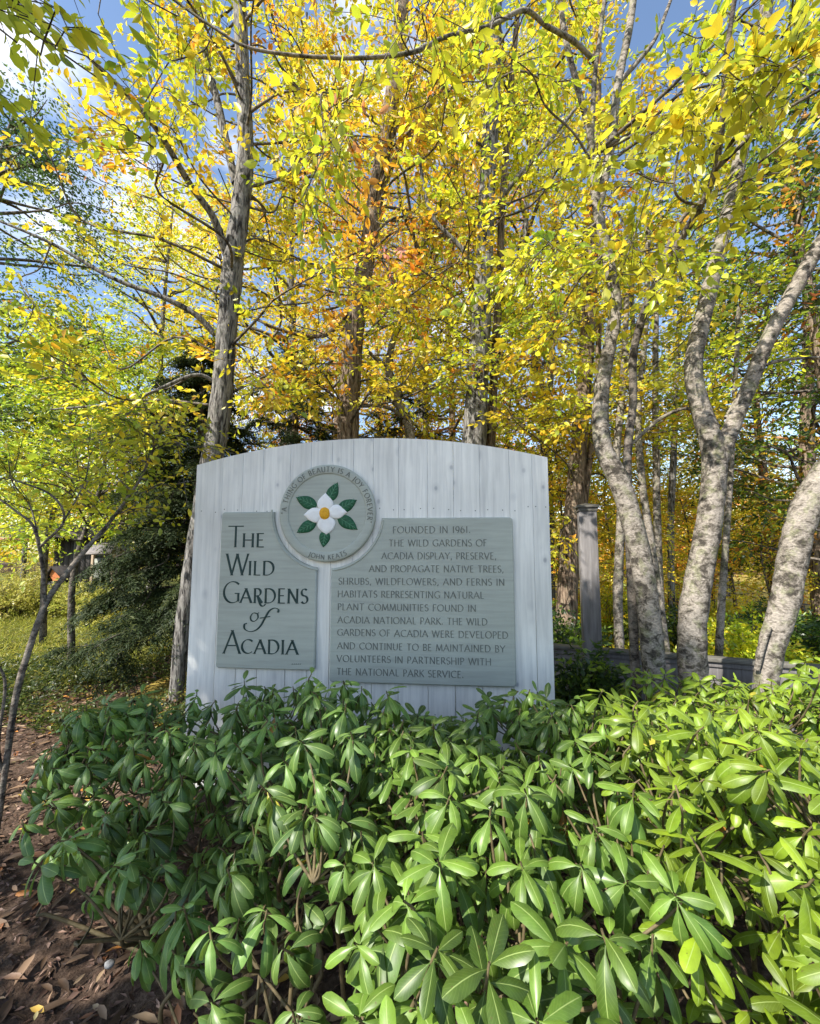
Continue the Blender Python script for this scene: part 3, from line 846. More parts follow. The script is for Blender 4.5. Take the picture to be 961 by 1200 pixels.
def grow(root, rng, pts, z0, z1, nl, reach, pal, nspray=16, nleaf=11, ll=0.075, up=0.25, bark=None, centre=None, ext=None, tl=0.34, rad=0.02, tpl=T_LEAF, flat=0.55, twigs=True, avoid=None, extra=()):
    """random leafy limbs from a trunk between heights z0..z1 (trunk is extended upwards when short)"""
    wood, fol = MB(), MB()
    zs = pts[:, 2]
    for k in range(nl):
        z = rng.uniform(z0, z1)
        i = int(np.argmin(np.abs(zs - z))); p0 = pts[i].copy()
        az = rng.uniform(0, 2 * np.pi)
        f = 1 - 0.45 * (z - z0) / max(0.1, z1 - z0)
        d = np.array([math.cos(az), math.sin(az), rng.uniform(-0.05, up * 2)])
        p1 = p0 + d * reach * f * rng.uniform(0.55, 1.1)
        if avoid is not None and avoid(p1): continue
        leafy_limb(rng, wood, fol, p0, p1, rad * rng.uniform(.6, 1.1), nspray, nleaf, ll, pal, tl=tl, tpl=tpl, flat=flat, twigs=twigs)
    for e in extra:
        leafy_limb(rng, wood, fol, *e)
    wood.build('branchwork', bark or M_TWIG, root, smooth=True)
    fol.build('crown', M_LEAF, root)

# keep loose foliage out of the air right in front of the lens and off the sign
def clear_air(p):
    Z = zdepth(p)
    if Z < 1.3: return True
    x = CX + p[0] / Z * F; y = CY - ((p[2] - CAMZ) * _cp - p[1] * _sp) / Z * F
    return (Z < 3.2 and 190 < x < 690 and y > 330) or (Z < 4.2 and y > 470 and x > 600)

# ------------------------------------------------------------------ fence on the right behind the sign
fA, fB = np.array([P(652, 752, 3.95)[0], 3.95]), np.array([P(961, 773, 3.25)[0], 3.25])
fd = (fB - fA) / np.linalg.norm(fB - fA); fn = np.array([fd[1], -fd[0]])       # fn: towards the viewer
fA = fA - fd * 0.75; fB = fB + fd * 1.6; FL = np.linalg.norm(fB - fA)
FM = Matrix(((fd[0], -fn[0], 0, fA[0]), (fd[1], -fn[1], 0, fA[1]), (0, 0, 1, 0), (0, 0, 0, 1)))
fence = empty('board_fence', (fA[0], fA[1], 0), 'low grey board fence with cap rail and one tall capped post beside the sign', 'fence')
rng = np.random.default_rng(11)
b = MB()
for k in range(4):
    b.box((0, 0.0 + rng.uniform(0, .002), 0.02 + k * 0.151), (FL, 0.024, 0.167 + k * 0.151), M=FM)
b.build('panel', M_FENCE, fence, bevel=0.003)
b = MB(); b.box((-0.02, -0.035, 0.628), (FL + .02, 0.062, 0.662), M=FM); b.build('cap_rail', M_CAP, fence, bevel=0.004)
b = MB(); b.box((0, -0.014, 0.585), (FL, -0.001, 0.626), M=FM); b.build('trim_rail', M_FENCE, fence, bevel=0.003)
pp = P(691, 690, 3.74)
PM = Matrix.Translation((pp[0], pp[1], 0)) @ Matrix.Rotation(math.atan2(fd[1], fd[0]) + 0.10, 4, 'Z')
b = MB(); b.box((-0.074, -0.074, 0), (0.074, 0.074, 1.92), M=PM); b.box((-0.080, -0.080, 0), (0.080, 0.080, 0.5), M=PM)
post = b.build('post', M_FENCE, fence, bevel=0.004)
b = MB()
b.box((-0.082, -0.082, 1.895), (0.082, 0.082, 1.925), M=PM); b.box((-0.094, -0.094, 1.927), (0.094, 0.094, 1.950), M=PM)
v = np.array([PM @ Vector(p) for p in [(-.088,-.088,1.952),(.088,-.088,1.952),(.088,.088,1.952),(-.088,.088,1.952),(0,0,1.975)]])
b.add(v, [[0,1,4],[1,2,4],[2,3,4],[3,0,4]])
b.build('cap', M_CAP, post, bevel=0.003)

# ------------------------------------------------------------------ far left: shelter and kiosk
def wbox(b, x0, x1, y0, y1, Y, d, **k):
    p, q = P(x0, y1, Y), P(x1, y0, Y)
    b.box((p[0], Y, p[2]), (q[0], Y + d, q[2]), **k)
sh = P(88, 697, 14.5)
shed = empty('garden_shed', (sh[0], 14.5, 0), 'dark plank shed with long low roof and brown fascia half hidden by leaves', 'shed')
b = MB()
for k in range(9):
    x0 = sh[0] - 0.85 + k * 0.19
    b.box((x0, 14.5 + 0.004 * (k % 2), 0), (x0 + 0.184, 15.9, 2.0))
b.build('wall', M_DARKWOOD, shed)
b = MB()
for y0, y1, z0, z1 in ((14.0, 15.3, 1.93, 2.42), (16.6, 15.3, 1.93, 2.42)):
    x0, x1 = sh[0] - 3.4, sh[0] + 1.1
    b.add([[x0,y0,z0],[x1,y0,z0],[x1,y1,z1],[x0,y1,z1],[x0,y0,z0+.06],[x1,y0,z0+.06],[x1,y1,z1+.06],[x0,y1,z1+.06]], [[0,3,2,1],[4,5,6,7],[0,1,5,4],[1,2,6,5],[2,3,7,6],[3,0,4,7]])
b.build('roof', M_ROOF, shed)
b = MB(); b.box((sh[0] - 3.4, 13.96, 1.80), (sh[0] - 0.95, 13.996, 1.98)); b.build('fascia', M_FASCIA, shed)
b = MB(); b.box((sh[0] - 3.1, 14.55, 0), (sh[0] - 2.96, 14.69, 1.93)); b.build('post', M_DARKWOOD, shed)
b = MB(); b.box((sh[0] - 0.1, 14.42, 0), (sh[0] - 0.0, 14.49, 1.95)); b.build('post', M_CAP, shed)

bx = P(66, 682, 11.5)
bird = empty('nesting_box', (bx[0], 11.5, 0), 'small dark roofed box with orange wooden gable on a post before the shed', 'box')
b = MB(); b.tube([(bx[0], 11.5, 0), (bx[0], 11.5, bx[2] - .08)], [.035, .035], 8); b.build('post', M_DARKWOOD, bird)
b = MB(); z = bx[2]
b.box((bx[0] - .22, 11.46, z - .16), (bx[0] + .22, 11.8, z + .02)); b.build('body', M_DARKWOOD, bird)
b = MB(); b.add([[bx[0]-.15,11.44,z+.19],[bx[0]-.09,11.44,z+.36],[bx[0]+.12,11.44,z+.16],[bx[0]+.2,11.44,z+.03],[bx[0]-.05,11.44,z+.04],
                 [bx[0]-.15,11.47,z+.19],[bx[0]-.09,11.47,z+.36],[bx[0]+.12,11.47,z+.16],[bx[0]+.2,11.47,z+.03],[bx[0]-.05,11.47,z+.04]],
                [[0,4,3,2,1],[5,6,7,8,9]]); b.build('gable', M_ORANGE, bird)
b = MB()
for sx in (-1, 1):
    b.add([[bx[0]+sx*.34,11.38,z+.0],[bx[0]-.06,11.38,z+.38],[bx[0]-.06,11.85,z+.38],[bx[0]+sx*.34,11.85,z+.0],
           [bx[0]+sx*.34,11.38,z+.05],[bx[0]-.06,11.38,z+.43],[bx[0]-.06,11.85,z+.43],[bx[0]+sx*.34,11.85,z+.05]],
          [[0,3,2,1],[4,5,6,7],[0,1,5,4],[1,2,6,5],[2,3,7,6],[3,0,4,7]])
b.build('roof', M_ROOF, bird)

kx = P(112, 690, 12.5)
kiosk = empty('notice_kiosk', (kx[0], 12.5, 0), 'small notice kiosk with pale sloping roof and light panel on tan posts', 'kiosk')
for dx in (-.20, .42):
    b = MB(); b.box((kx[0] + dx, 12.5, 0), (kx[0] + dx + .07, 12.57, 1.42)); b.build('post', M_POSTW, kiosk, bevel=.004)
b = MB(); b.box((kx[0] - .12, 12.52, .42), (kx[0] + .41, 12.55, 1.28)); b.build('panel', M_PANEL, kiosk)
b = MB()
for y0, y1 in ((12.15, 12.55), (12.95, 12.55)):
    x0, x1 = kx[0] - .32, kx[0] + .62
    b.add([[x0,y0,1.40],[x1,y0,1.40],[x1-.12,y1,1.72],[x0+.12,y1,1.72],[x0,y0,1.44],[x1,y0,1.44],[x1-.12,y1,1.76],[x0+.12,y1,1.76]], [[0,3,2,1],[4,5,6,7],[0,1,5,4],[1,2,6,5],[2,3,7,6],[3,0,4,7]])
b.build('roof', M_PALEROOF, kiosk)

# ------------------------------------------------------------------ trees one can single out
def simple_limb(pix): return [(x, y, w, Y) for x, y, w, Y in pix]

# the twisting pale tree right of the fence post
rA, pA, qA = photo_tree('maple_tree', [(768,790,40,2.95),(752,660,37,2.95),(728,570,35,2.97),(706,520,29,3.0),(706,450,25,3.0),(721,365,21,3.0),(712,300,18,3.0),(699,240,15,3.0),(692,160,11,2.95),(675,95,10,2.9),(660,30,9,2.85),(652,-60,8,2.8)],
    M_PALE, 'twisting pale tree with a knot hole between the fence post and the thick forked tree', seed=1, slim=0.74, limbs=[
    [(700,250,14,3.0),(716,170,13,3.05),(724,100,12,3.1),(738,30,11,3.15),(748,-50,10,3.2)],
    [(727,95,8,3.1),(745,75,7,3.1),(768,45,6,3.15),(788,-5,5,3.2)],
    [(693,165,8,2.95),(697,90,7,2.9),(706,20,6,2.85),(714,-50,5,2.8)],
    [(697,72,7,2.9),(672,48,7,2.8),(640,30,6.5,2.65),(614,12,6.5,2.55),(575,30,5.5,2.45),(520,44,5.5,2.38),(480,62,5.5,2.3),(400,68,5,2.25),(300,58,4.5,2.2),(250,32,4,2.15),(190,-10,3.5,2.1)],
    [(708,470,8,3.0),(704,440,9,2.99),(701,470,7,2.98),(704,480,6,3.0)]])
rB, pB, qB = photo_tree('sapling_tree', [(745,800,12,3.1),(738,640,11,3.1),(735,540,11,3.1),(742,470,10,3.1),(743,410,10,3.0),(765,340,10,2.85),(795,285,10,2.7),(825,235,9,2.5),(840,190,9,2.35),(848,130,8,2.2),(852,60,7,2.1),(864,-20,6,2.0)],
    M_TWIG, 'slender dark stemmed sapling leaning across the thick forked tree with large lime leaves', seed=2, limbs=[
    [(836,205,6,2.4),(862,160,5.5,2.2),(905,105,5,2.0),(965,45,4,1.9)],
    [(838,200,6,2.4),(880,160,5,2.25),(915,132,5,2.1),(975,98,4,2.0)],
    [(822,240,4,2.5),(800,235,3.5,2.5),(790,215,3,2.45),(800,150,3,2.4)],
    [(770,330,6,2.85),(800,255,6,2.75),(870,205,4,2.5),(930,160,3,2.3)]])
rC, pC, qC = photo_tree('birch_tree', [(812,790,50,2.9),(812,720,48,2.9),(828,630,44,2.9),(837,560,42,2.9),(834,520,40,2.9),(819,470,33,2.9),(813,425,31,2.9),(829,350,29,2.95),(852,255,26,3.0),(874,155,24,3.0),(890,75,25,3.0),(900,-20,23,3.0),(908,-120,20,3.0)],
    M_PALE, 'thick pale birch forking into two limbs at the height of the sign top', seed=3, slim=0.74, limbs=[
    [(842,540,30,2.9),(858,500,27,2.88),(878,452,25,2.85),(898,402,25,2.8),(925,350,25,2.75),(962,285,26,2.65),(1010,210,24,2.55)],
    [(845,500,5,2.95),(810,479,6,3.1),(775,490,6,3.2),(738,522,5,3.25)],
    [(850,490,6,2.9),(880,443,6,2.95),(908,424,6,2.95),(965,418,5,2.95)]])
rD, pD, qD = photo_tree('birch_tree', [(898,800,38,2.7),(905,755,42,2.7),(921,700,46,2.7),(934,630,48,2.7),(952,580,48,2.68),(985,530,46,2.65),(1030,470,44,2.6),(1070,380,40,2.6)],
    M_PALE, 'pale leaning birch trunk standing rightmost and curving out of the picture', seed=4, slim=0.82, limbs=[[(887,785,9,2.68),(893,760,9,2.66),(902,735,7,2.66)]])
rE, pE, qE = photo_tree('maple_tree', [(207,812,20,4.3),(214,740,23,4.3),(233,620,27,4.3),(254,510,30,4.3),(262,440,28,4.3),(266,390,27,4.3),(272,320,27,4.3),(281,250,25,4.3),(288,180,22,4.3),(285,100,19,4.3),(281,0,18,4.3),(279,-120,15,4.3)],
    M_GREY, 'tall grey furrowed trunk rising behind the sign\'s left edge', seed=5, slim=.9, limbs=[
    [(266,300,11,4.3),(250,255,10,4.1),(222,215,9,3.9),(186,155,8,3.6),(150,112,7,3.4),(95,58,6,3.2)],
    [(276,215,10,4.3),(255,120,10,4.4),(240,60,9,4.5),(228,-10,8,4.6)],
    [(252,392,9,4.3),(228,368,8,4.2),(190,348,7,4.1),(130,325,6,4.0),(60,285,5,3.9),(-10,255,4,3.8)],
    [(256,450,6,4.3),(225,440,5,4.15),(150,470,4,4.0),(60,480,3,3.9)]])
rF, pF, qF = photo_tree('maple_tree', [(405,600,30,5.5),(408,510,29,5.5),(411,440,28,5.5),(417,375,26,5.5),(425,330,24,5.5),(436,260,22,5.5),(447,190,21,5.5),(460,110,20,5.5),(470,20,19,5.5),(476,-100,16,5.5)],
    M_BROWN, 'brown trunk rising behind the top of the sign just right of the medallion', seed=6, slim=0.86, limbs=[
    [(420,350,9,5.5),(385,390,7,5.4),(350,392,5,5.2),(310,380,4,5.0)],
    [(440,240,9,5.5),(470,170,8,5.3),(520,100,6,5.1),(560,40,5,5.0)]])
rG, pG, qG = photo_tree('maple_tree', [(549,600,36,5.0),(556,510,33,5.0),(560,440,29,5.0),(565,360,26,5.0),(569,270,23,5.0),(572,200,22,5.0),(577,110,21,5.0),(580,0,19,5.0),(582,-120,16,5.0)],
    M_GREY, 'straight dark grey trunk behind the right half of the sign\'s arch', seed=7, slim=0.87, limbs=[
    [(568,260,8,5.0),(600,215,7,4.9),(640,170,5,4.8),(680,120,4,4.7)],
    [(566,330,7,5.0),(540,290,6,4.9),(505,250,5,4.8),(490,180,4,4.7)]])
rG2, pG2, qG2 = photo_tree('young_maple_tree', [(570,600,11,5.2),(575,520,11,5.2),(580,420,10,5.2),(586,330,9,5.2),(588,250,8,5.2),(596,140,7,5.2),(606,20,6,5.2)],
    M_BROWN, 'thin brown stem close behind the straight dark grey trunk', seed=8)
rI, pI, qI = photo_tree('young_birch_tree', [(488,600,11,5.8),(480,505,11,5.8),(464,465,10,5.8),(456,432,9,5.8),(462,395,7,5.8),(478,370,5,5.8),(496,335,4,5.8)],
    M_PALE, 'small pale crooked birch leaning between the two big trunks above the sign', seed=9, limbs=[[(456,430,5,5.8),(440,420,4,5.7),(428,408,3,5.6)], [(476,492,5,5.8),(455,478,4,5.7),(425,474,3,5.6)]])
rH, pH, qH = photo_tree('maple_tree', [(662,770,26,5.6),(667,660,24,5.6),(673,590,22,5.6),(680,500,20,5.6),(688,400,18,5.6),(694,280,16,5.6),(698,150,13,5.6),(700,0,11,5.6)],
    M_BROWN, 'brown forked trunk in sun directly behind the tall fence post', seed=10, limbs=[[(678,640,10,5.6),(688,560,9,5.6),(699,470,8,5.5),(702,380,7,5.4)]])
SLIM = [([(727,790,12,4.6),(724,690,12,4.6),(728,600,11,4.6),(722,540,10,4.6),(730,450,8,4.6),(735,330,7,4.6)], M_PALE, 'short pale stem hugging the twisting tree on its post side', 'young_birch_tree'),
        ([(782,780,12,4.6),(772,700,11,4.6),(762,630,10,4.6),(752,560,9,4.6),(748,480,8,4.6),(757,380,7,4.6),(760,250,6,4.6)], M_PALE, 'slender pale stem slanting just right of the twisting tree, front one of a pair', 'young_birch_tree'),
        ([(776,740,10,5.5),(771,640,10,5.5),(769,540,9,5.5),(768,440,8,5.5),(770,330,7,5.5),(776,200,6,5.5)], M_PALE, 'slender upright stem behind the slanting pale stem', 'young_birch_tree'),
        ([(788,740,9,6.5),(786,620,9,6.5),(790,520,8,6.5),(794,420,7,6.5),(800,300,6,6.5),(806,180,5,6.5)], M_GREY, 'dark slender trunk against blue sky close beside the thick forked birch', 'young_maple_tree'),
        ([(757,740,8,7.5),(755,620,8,7.5),(750,520,7,7.5),(742,420,6,7.5),(740,300,5,7.5)], M_GREY, 'very thin dark stem seen through the gap right of the twisting tree', 'young_maple_tree'),
        ([(842,775,11,4.6),(846,700,10,4.6),(851,630,9,4.6),(856,560,8,4.6),(860,480,7,4.6),(866,360,6,4.6)], M_PALE, 'slim pale stem with mossy foot between the two thick birches', 'young_birch_tree'),
        ([(642,700,9,8),(640,600,9,8),(642,500,8,8),(648,380,7,8),(650,240,6,8)], M_GREY, 'thin grey stem in the yellow wood above the sign\'s right corner', 'young_maple_tree'),
        ([(528,600,8,9),(530,480,8,9),(525,380,7,9),(530,260,6,9),(528,120,5,9)], M_BROWN, 'thin distant stem left of the straight dark grey trunk', 'young_maple_tree')]
slim = []
for k, (pix, bk, lab, nm) in enumerate(SLIM):
    slim.append(photo_tree(nm, pix, bk, lab, seed=20 + k, sides=8))

# crowns and leafy branches of those trees
rng = np.random.default_rng(101)
def br(p0, p1, r0, n, nl, ll, pal, **k):
    return (p0, p1, r0, n, nl, ll, pal, k.get('spread', .22), k.get('start', .2), k.get('tl', .3), k.get('tpl', T_LEAF), k.get('flat', .7), k.get('droop', .25), True, 5, k.get('sag', .1))
grow(rA, rng, pA, 4.0, 6.4, 12, 1.6, PAL_LIME, 16, 11, .072, avoid=clear_air, rad=.016, extra=[
    br(P(600,22,2.5), P(520,110,2.0), .006, 10, 8, .075, PAL_LIME), br(P(480,62,2.3), P(500,20,1.7), .005, 9, 7, .08, PAL_LIME), br(P(400,70,2.25), P(360,190,2.4), .006, 16, 8, .075, PAL_YELLOW),
    br(P(320,62,2.2), P(420,170,2.6), .006, 18, 8, .075, PAL_ORANGE), br(P(430,68,2.3), P(350,240,2.3), .005, 18, 8, .07, PAL_LIME), br(P(250,30,2.15), P(170,120,2.0), .005, 12, 8, .075, PAL_LIME),
    br(P(690,240,3), P(800,330,2.6), .009, 22, 10, .075, PAL_LIME), br(P(705,300,3), P(620,420,2.9), .009, 30, 10, .07, PAL_YELLOW), br(P(700,260,3), P(600,330,2.6), .009, 26, 10, .075, PAL_LIME)])
grow(rB, rng, pB, 2.8, 4.2, 4, .8, PAL_FRESH, 8, 8, .085, avoid=clear_air, rad=.007, extra=[
    br(P(905,105,2.0), P(930,60,1.8), .004, 16, 8, .085, PAL_FRESH), br(P(905,105,2.0), P(850,80,1.9), .004, 14, 8, .085, PAL_FRESH), br(P(930,75,1.95), P(1000,120,1.8), .004, 12, 8, .085, PAL_FRESH), br(P(852,60,2.1), P(800,160,2.1), .004, 14, 8, .08, PAL_FRESH),
    br(P(790,215,2.45), P(700,190,2.2), .005, 16, 8, .08, PAL_FRESH), br(P(800,150,2.4), P(720,330,2.4), .005, 18, 8, .075, PAL_FRESH)])
grow(rC, rng, pC, 4.6, 6.6, 10, 1.6, PAL_LIME, 14, 11, .07, avoid=clear_air, rad=.016)
grow(rD, rng, pD, 3.6, 5.2, 5, 1.6, PAL_OAK, 14, 10, .075, avoid=clear_air, rad=.014)
grow(rE, rng, pE, 2.6, 9.5, 40, 2.6, PAL_YELLOW, 22, 11, .075, avoid=clear_air, rad=.018, extra=[
    br(P(186,155,3.6), P(110,150,3.3), .01, 12, 9, .075, PAL_ORANGE), br(P(255,120,4.4), P(215,40,4.2), .01, 16, 9, .075, PAL_LIME),
    br(P(60,285,3.9), P(20,400,3.6), .008, 20, 9, .075, PAL_LIME), br(P(225,440,4.15), P(100,520,3.7), .01, 40, 10, .075, PAL_LIME), br(P(270,400,4.3), P(330,480,3.7), .01, 30, 10, .075, PAL_YELLOW)])
grow(rF, rng, pF, 3.0, 10.5, 42, 2.5, PAL_YELLOW, 22, 11, .075, avoid=clear_air, rad=.018, extra=[
    br(P(420,350,5.5), P(340,470,4.6), .012, 30, 10, .075, PAL_YELLOW), br(P(430,300,5.5), P(500,420,4.6), .012, 30, 10, .075, PAL_YELLOW), br(P(440,240,5.5), P(470,360,4.4), .012, 24, 10, .08, PAL_ORANGE)])
grow(rG, rng, pG, 3.2, 10, 38, 2.4, PAL_YELLOW, 22, 11, .075, avoid=clear_air, rad=.018, extra=[
    br(P(566,330,5), P(630,420,4.4), .012, 30, 10, .075, PAL_LIME), br(P(568,300,5), P(660,300,4.2), .012, 30, 10, .075, PAL_YELLOW)])
grow(rG2, rng, pG2, 3, 7.5, 22, 1.5, PAL_LIME, 16, 10, .07, rad=.01)
grow(rI, rng, pI, 3.4, 4.6, 8, .8, PAL_YELLOW, 10, 9, .07, rad=.007)
grow(rH, rng, pH, 2.4, 9, 34, 2.0, PAL_YELLOW, 20, 10, .075, avoid=clear_air, rad=.015, extra=[
    br(P(675,600,5.6), P(640,650,5.0), .01, 22, 10, .075, PAL_YELLOW), br(P(680,500,5.6), P(650,470,4.9), .01, 22, 10, .075, PAL_LIME)])
for k, (r, p, q) in enumerate(slim):
    far = p[0][1] > 5
    grow(r, rng, p, 2.6, max(5.0, p[-1][2]), 11 if not far else 15, 1.1 if not far else 1.4, [PAL_LIME, PAL_YELLOW, PAL_LIME][k % 3], 12, 9, .07, rad=.008, avoid=clear_air)

# small forked understorey tree in front of the lawn
rL, pL, qL = photo_tree('understorey_tree', [(-4,975,12,2.33),(8,890,12,2.36),(19,815,12.5,2.4),(36,755,12,2.44),(55,705,11,2.5),(78,672,10,2.6),(104,640,8,2.7),(130,610,6,2.8),(165,560,4.5,2.9),(190,500,3.5,2.9)],
    M_TWIG, 'small crooked understorey tree with forked stem on the mulch before the lawn', seed=30, slim=0.75, limbs=[
    [(52,712,7,2.49),(50,670,6,2.47),(46,640,6,2.44),(38,615,5,2.4),(20,600,4,2.35),(-20,570,4,2.3)],
    [(2,905,7,2.35),(-2,870,6,2.32),(6,800,5,2.28),(-10,770,4,2.25)],
    [(48,640,5,2.44),(75,610,4,2.4),(60,580,4,2.35),(10,560,3,2.3)]])
grow(rL, rng, pL, 1.9, 2.6, 8, .6, PAL_LEAFY, 12, 9, .05, up=.2, rad=.008, extra=[
    br(P(46,640,2.44), P(10,540,2.4), .005, 22, 9, .05, PAL_LEAFY), br(P(104,640,2.7), P(160,590,2.9), .005, 18, 9, .05, PAL_LEAFY), br(P(75,610,2.4), P(120,520,2.7), .005, 22, 9, .05, PAL_LEAFY)])

# leafy tree outside the frame, left of and behind the camera: it throws the shade on sign and shrub
def off_tree():
    r = np.random.default_rng(77)
    base = np.array([-4.0, -0.9, 0.0])
    pts = smooth_line(np.array([[-4.0, -.9, -.05], [-3.95, -.85, 1.5], [-3.85, -.8, 3.2], [-3.7, -.7, 5], [-3.6, -.6, 7]]), 6)
    root = empty('maple_tree', tuple(base), 'maple overhanging from beside the viewer, big lime leaves dangling across the sky', 'tree')
    b = MB(); b.tube(pts, np.linspace(.17, .05, len(pts)), 12, rng=r, rough=.04); b.build('trunk', M_GREY, root, smooth=True)
    wood, fol = MB(), MB()
    n = 0
    while n < 165:
        e = np.array([r.uniform(-6.4, -2.75), r.uniform(-3.0, 1.5), r.uniform(3.3, 8.0)])
        q = (e - np.array([-4.1, -.6, 5.6])) / np.array([2.1, 2.4, 2.5])
        if (q ** 2).sum() > 1: continue
        sunward = e[0] * .768 + e[1] * .64
        if e[0] * .64 - e[1] * .768 > -1.05 or e[2] + .923 * sunward > 4.3: continue
        if e[2] + .923 * sunward < 2.0 and r.uniform(0, 1) < .78: continue
        i = int(np.argmin(np.abs(pts[:, 2] - min(6.8, e[2] - .4))))
        leafy_limb(r, wood, fol, pts[i], e, .018, 30, 10, .095, PAL_LIME, spread=.13, start=.35, tl=.3, twigs=False); n += 1
    # overhanging boughs that reach into the top left of the view
    for p1, nn in ((P(60, 30, 1.9), 14), (P(120, 95, 1.8), 16), (P(15, 130, 1.75), 12), (P(210, 20, 2.0), 12), (P(20, 50, 1.5), 8)):
        leafy_limb(r, wood, fol, np.array([-3.7, -.4, 4.2]), p1, .02, nn, 6, .075, PAL_FRESH, spread=.10, start=.86, tl=.22, droop=.6)
    wood.build('branchwork', M_TWIG, root, smooth=True); fol.build('crown', M_LEAF, root)
off_tree()

# ------------------------------------------------------------------ conifers
def conifer(name, label, x, y, h, R, z0=0.2, seed=0, nb=70, pal=PAL_HEM, lean=0, group=None, loc=True, dens=1.0):
    r = np.random.default_rng(seed)
    root = empty(name, (x, y, 0), label, 'tree', group)
    pts = np.array([[x, y, -.05], [x + lean * .4, y, h * .5], [x + lean, y, h]])
    pts = smooth_line(pts, 8)
    b = MB(); b.tube(pts, np.linspace(.05 + h * .012, .01, len(pts)), 8, rng=r, rough=.04); b.build('trunk', M_BROWN, root, smooth=True)
    wood, fol = MB(), MB()
    for k in range(nb):
        f = (k + r.uniform(0, 1)) / nb
        z = z0 + (h - z0) * f
        L = R * (1 - f) ** 0.75 * r.uniform(.7, 1.15) + .12
        az = k * 2.399 + r.uniform(-.4, .4)
        i = int(np.argmin(np.abs(pts[:, 2] - z)))
        d = np.array([math.cos(az), math.sin(az), 0])
        p0 = pts[i]; p1 = p0 + d * L + np.array([0, 0, -L * r.uniform(.12, .42)])
        c = limb_curve(r, p0, p1, .10, 4)
        wood.tube(c, np.linspace(.016, .003, len(c)), 4)
        m = int(max(8, L * 95 * dens))
        s = r.uniform(.12, 1, m) ** .8
        ii = np.clip((s * (len(c) - 1)).astype(int), 0, len(c) - 2)
        t = unit(c[ii + 1] - c[ii]); sd = np.cross(t, [0, 0, 1.0]); sd = unit(sd) * np.where(r.uniform(0, 1, m) < .5, -1, 1)[:, None]
        dd = unit(t * .8 + sd * r.uniform(.2, 1.2, (m, 1)) + np.array([0, 0, -.15]))
        sprays(fol, r, c[ii] + r.standard_normal((m, 3)) * .02, dd, 24, .26 * (1.2 - .5 * f), .042, pal, T_NEEDLE, .35, .3, .24)
    wood.build('branchwork', M_TWIG, root, smooth=True)
    fol.build('crown', M_NEEDLE, root)
    return root
c1 = P(212, 700, 5.4)
conifer('hemlock_tree', 'dark drooping hemlock spreading low boughs left of the sign\'s edge', c1[0] + .15, 5.4, 4.4, 1.2, .7, 51, 150)
c2 = P(345, 520, 6.6)
conifer('hemlock_tree', 'dark hemlock whose top shows between trunks behind the medallion', c2[0], 6.6, 5.2, 1.9, .6, 52, 95, dens=.6)
c3 = P(470, 520, 7.2)
conifer('hemlock_tree', 'dark hemlock behind the sign\'s arch beside the small crooked birch', c3[0], 7.2, 4.9, 1.7, .6, 53, 85, dens=.6)

# ------------------------------------------------------------------ broadleaf trees of the wood behind: a few kinds, copied
def wood_kind(name, seed, h, R, pal, nl, bark, trunk_r, z0, ll=.10, nspray=22, nleaf=9):
    r = np.random.default_rng(seed)
    root = empty(name, (0, 0, 0), 'x', 'tree')
    pts = smooth_line(np.array([[0, 0, -.1], [r.uniform(-.15, .15), r.uniform(-.1, .1), h * .3], [r.uniform(-.4, .4), r.uniform(-.2, .2), h * .65], [r.uniform(-.6, .6), 0, h]]), 8)
    b = MB(); b.tube(pts, np.linspace(trunk_r, trunk_r * .15, len(pts)), 8, rng=r, rough=.04); b.build('trunk', bark, root, smooth=True)
    wood, fol = MB(), MB()
    for k in range(nl):
        f = (k + r.uniform(0, 1)) / nl
        z = z0 + (h * .97 - z0) * f
        i = int(np.argmin(np.abs(pts[:, 2] - z)))
        prof = math.sin(math.pi * (0.22 + 0.72 * f)) ** .8
        az = r.uniform(0, 2 * np.pi)
        L = R * prof * r.uniform(.45, 1.1)
        p1 = pts[i] + np.array([math.cos(az) * L, math.sin(az) * L, L * r.uniform(-.05, .55)])
        leafy_limb(r, wood, fol, pts[i], p1, .03 * h / 10, nspray, nleaf, ll, pal, spread=.30, tl=.5, tpl=T_RHOMB, twigs=False, sides=4)
    wood.build('branchwork', M_TWIG, root, smooth=True); fol.build('crown', M_LEAF, root)
    return root
KINDS_ = {
 'yellow': wood_kind('maple_tree', 201, 13, 3.3, PAL_YELLOW, 62, M_GREY, .16, 2.6),
 'lime': wood_kind('maple_tree', 202, 12, 3.0, PAL_LIME, 58, M_GREY, .14, 2.0),
 'orange': wood_kind('maple_tree', 203, 11, 3.0, PAL_ORANGE, 52, M_BROWN, .14, 2.0),
 'oak': wood_kind('oak_tree', 204, 9.5, 2.6, PAL_OAK, 60, M_BROWN, .15, 1.4, .10),
 'edge': wood_kind('beech_tree', 208, 9.5, 2.3, ([(.06, .11, .03), (.11, .17, .035), (.2, .25, .05)], [.45, .38, .17]), 66, M_GREY, .13, 2.6, .065, 30, 12),
 'high': wood_kind('young_maple_tree', 209, 5.6, 2.2, PAL_LEAFY, 46, M_TWIG, .06, 1.95, .075, 24),
 'low': wood_kind('young_maple_tree', 205, 4.6, 1.7, PAL_YELLOW, 38, M_TWIG, .05, .5, .08, 18),
 'lowlime': wood_kind('young_maple_tree', 206, 4.2, 1.8, PAL_LIME, 38, M_TWIG, .05, .4, .08, 18),
 'loworange': wood_kind('young_maple_tree', 207, 3.8, 1.7, PAL_ORANGE, 34, M_TWIG, .05, .4, .08, 18)}
used = set()
def plant(kind, x, y, rot, sc, label, group=None):
    src = KINDS_[kind]
    o = copy_tree(src) if kind in used else src
    used.add(kind)
    o.location = (x, y, 0); o.rotation_euler = (0, 0, rot); o.scale = (sc, sc, sc * (1 + 0.07 * math.sin(rot * 3)))
    o['label'] = label
    if group: o['group'] = group
    return o
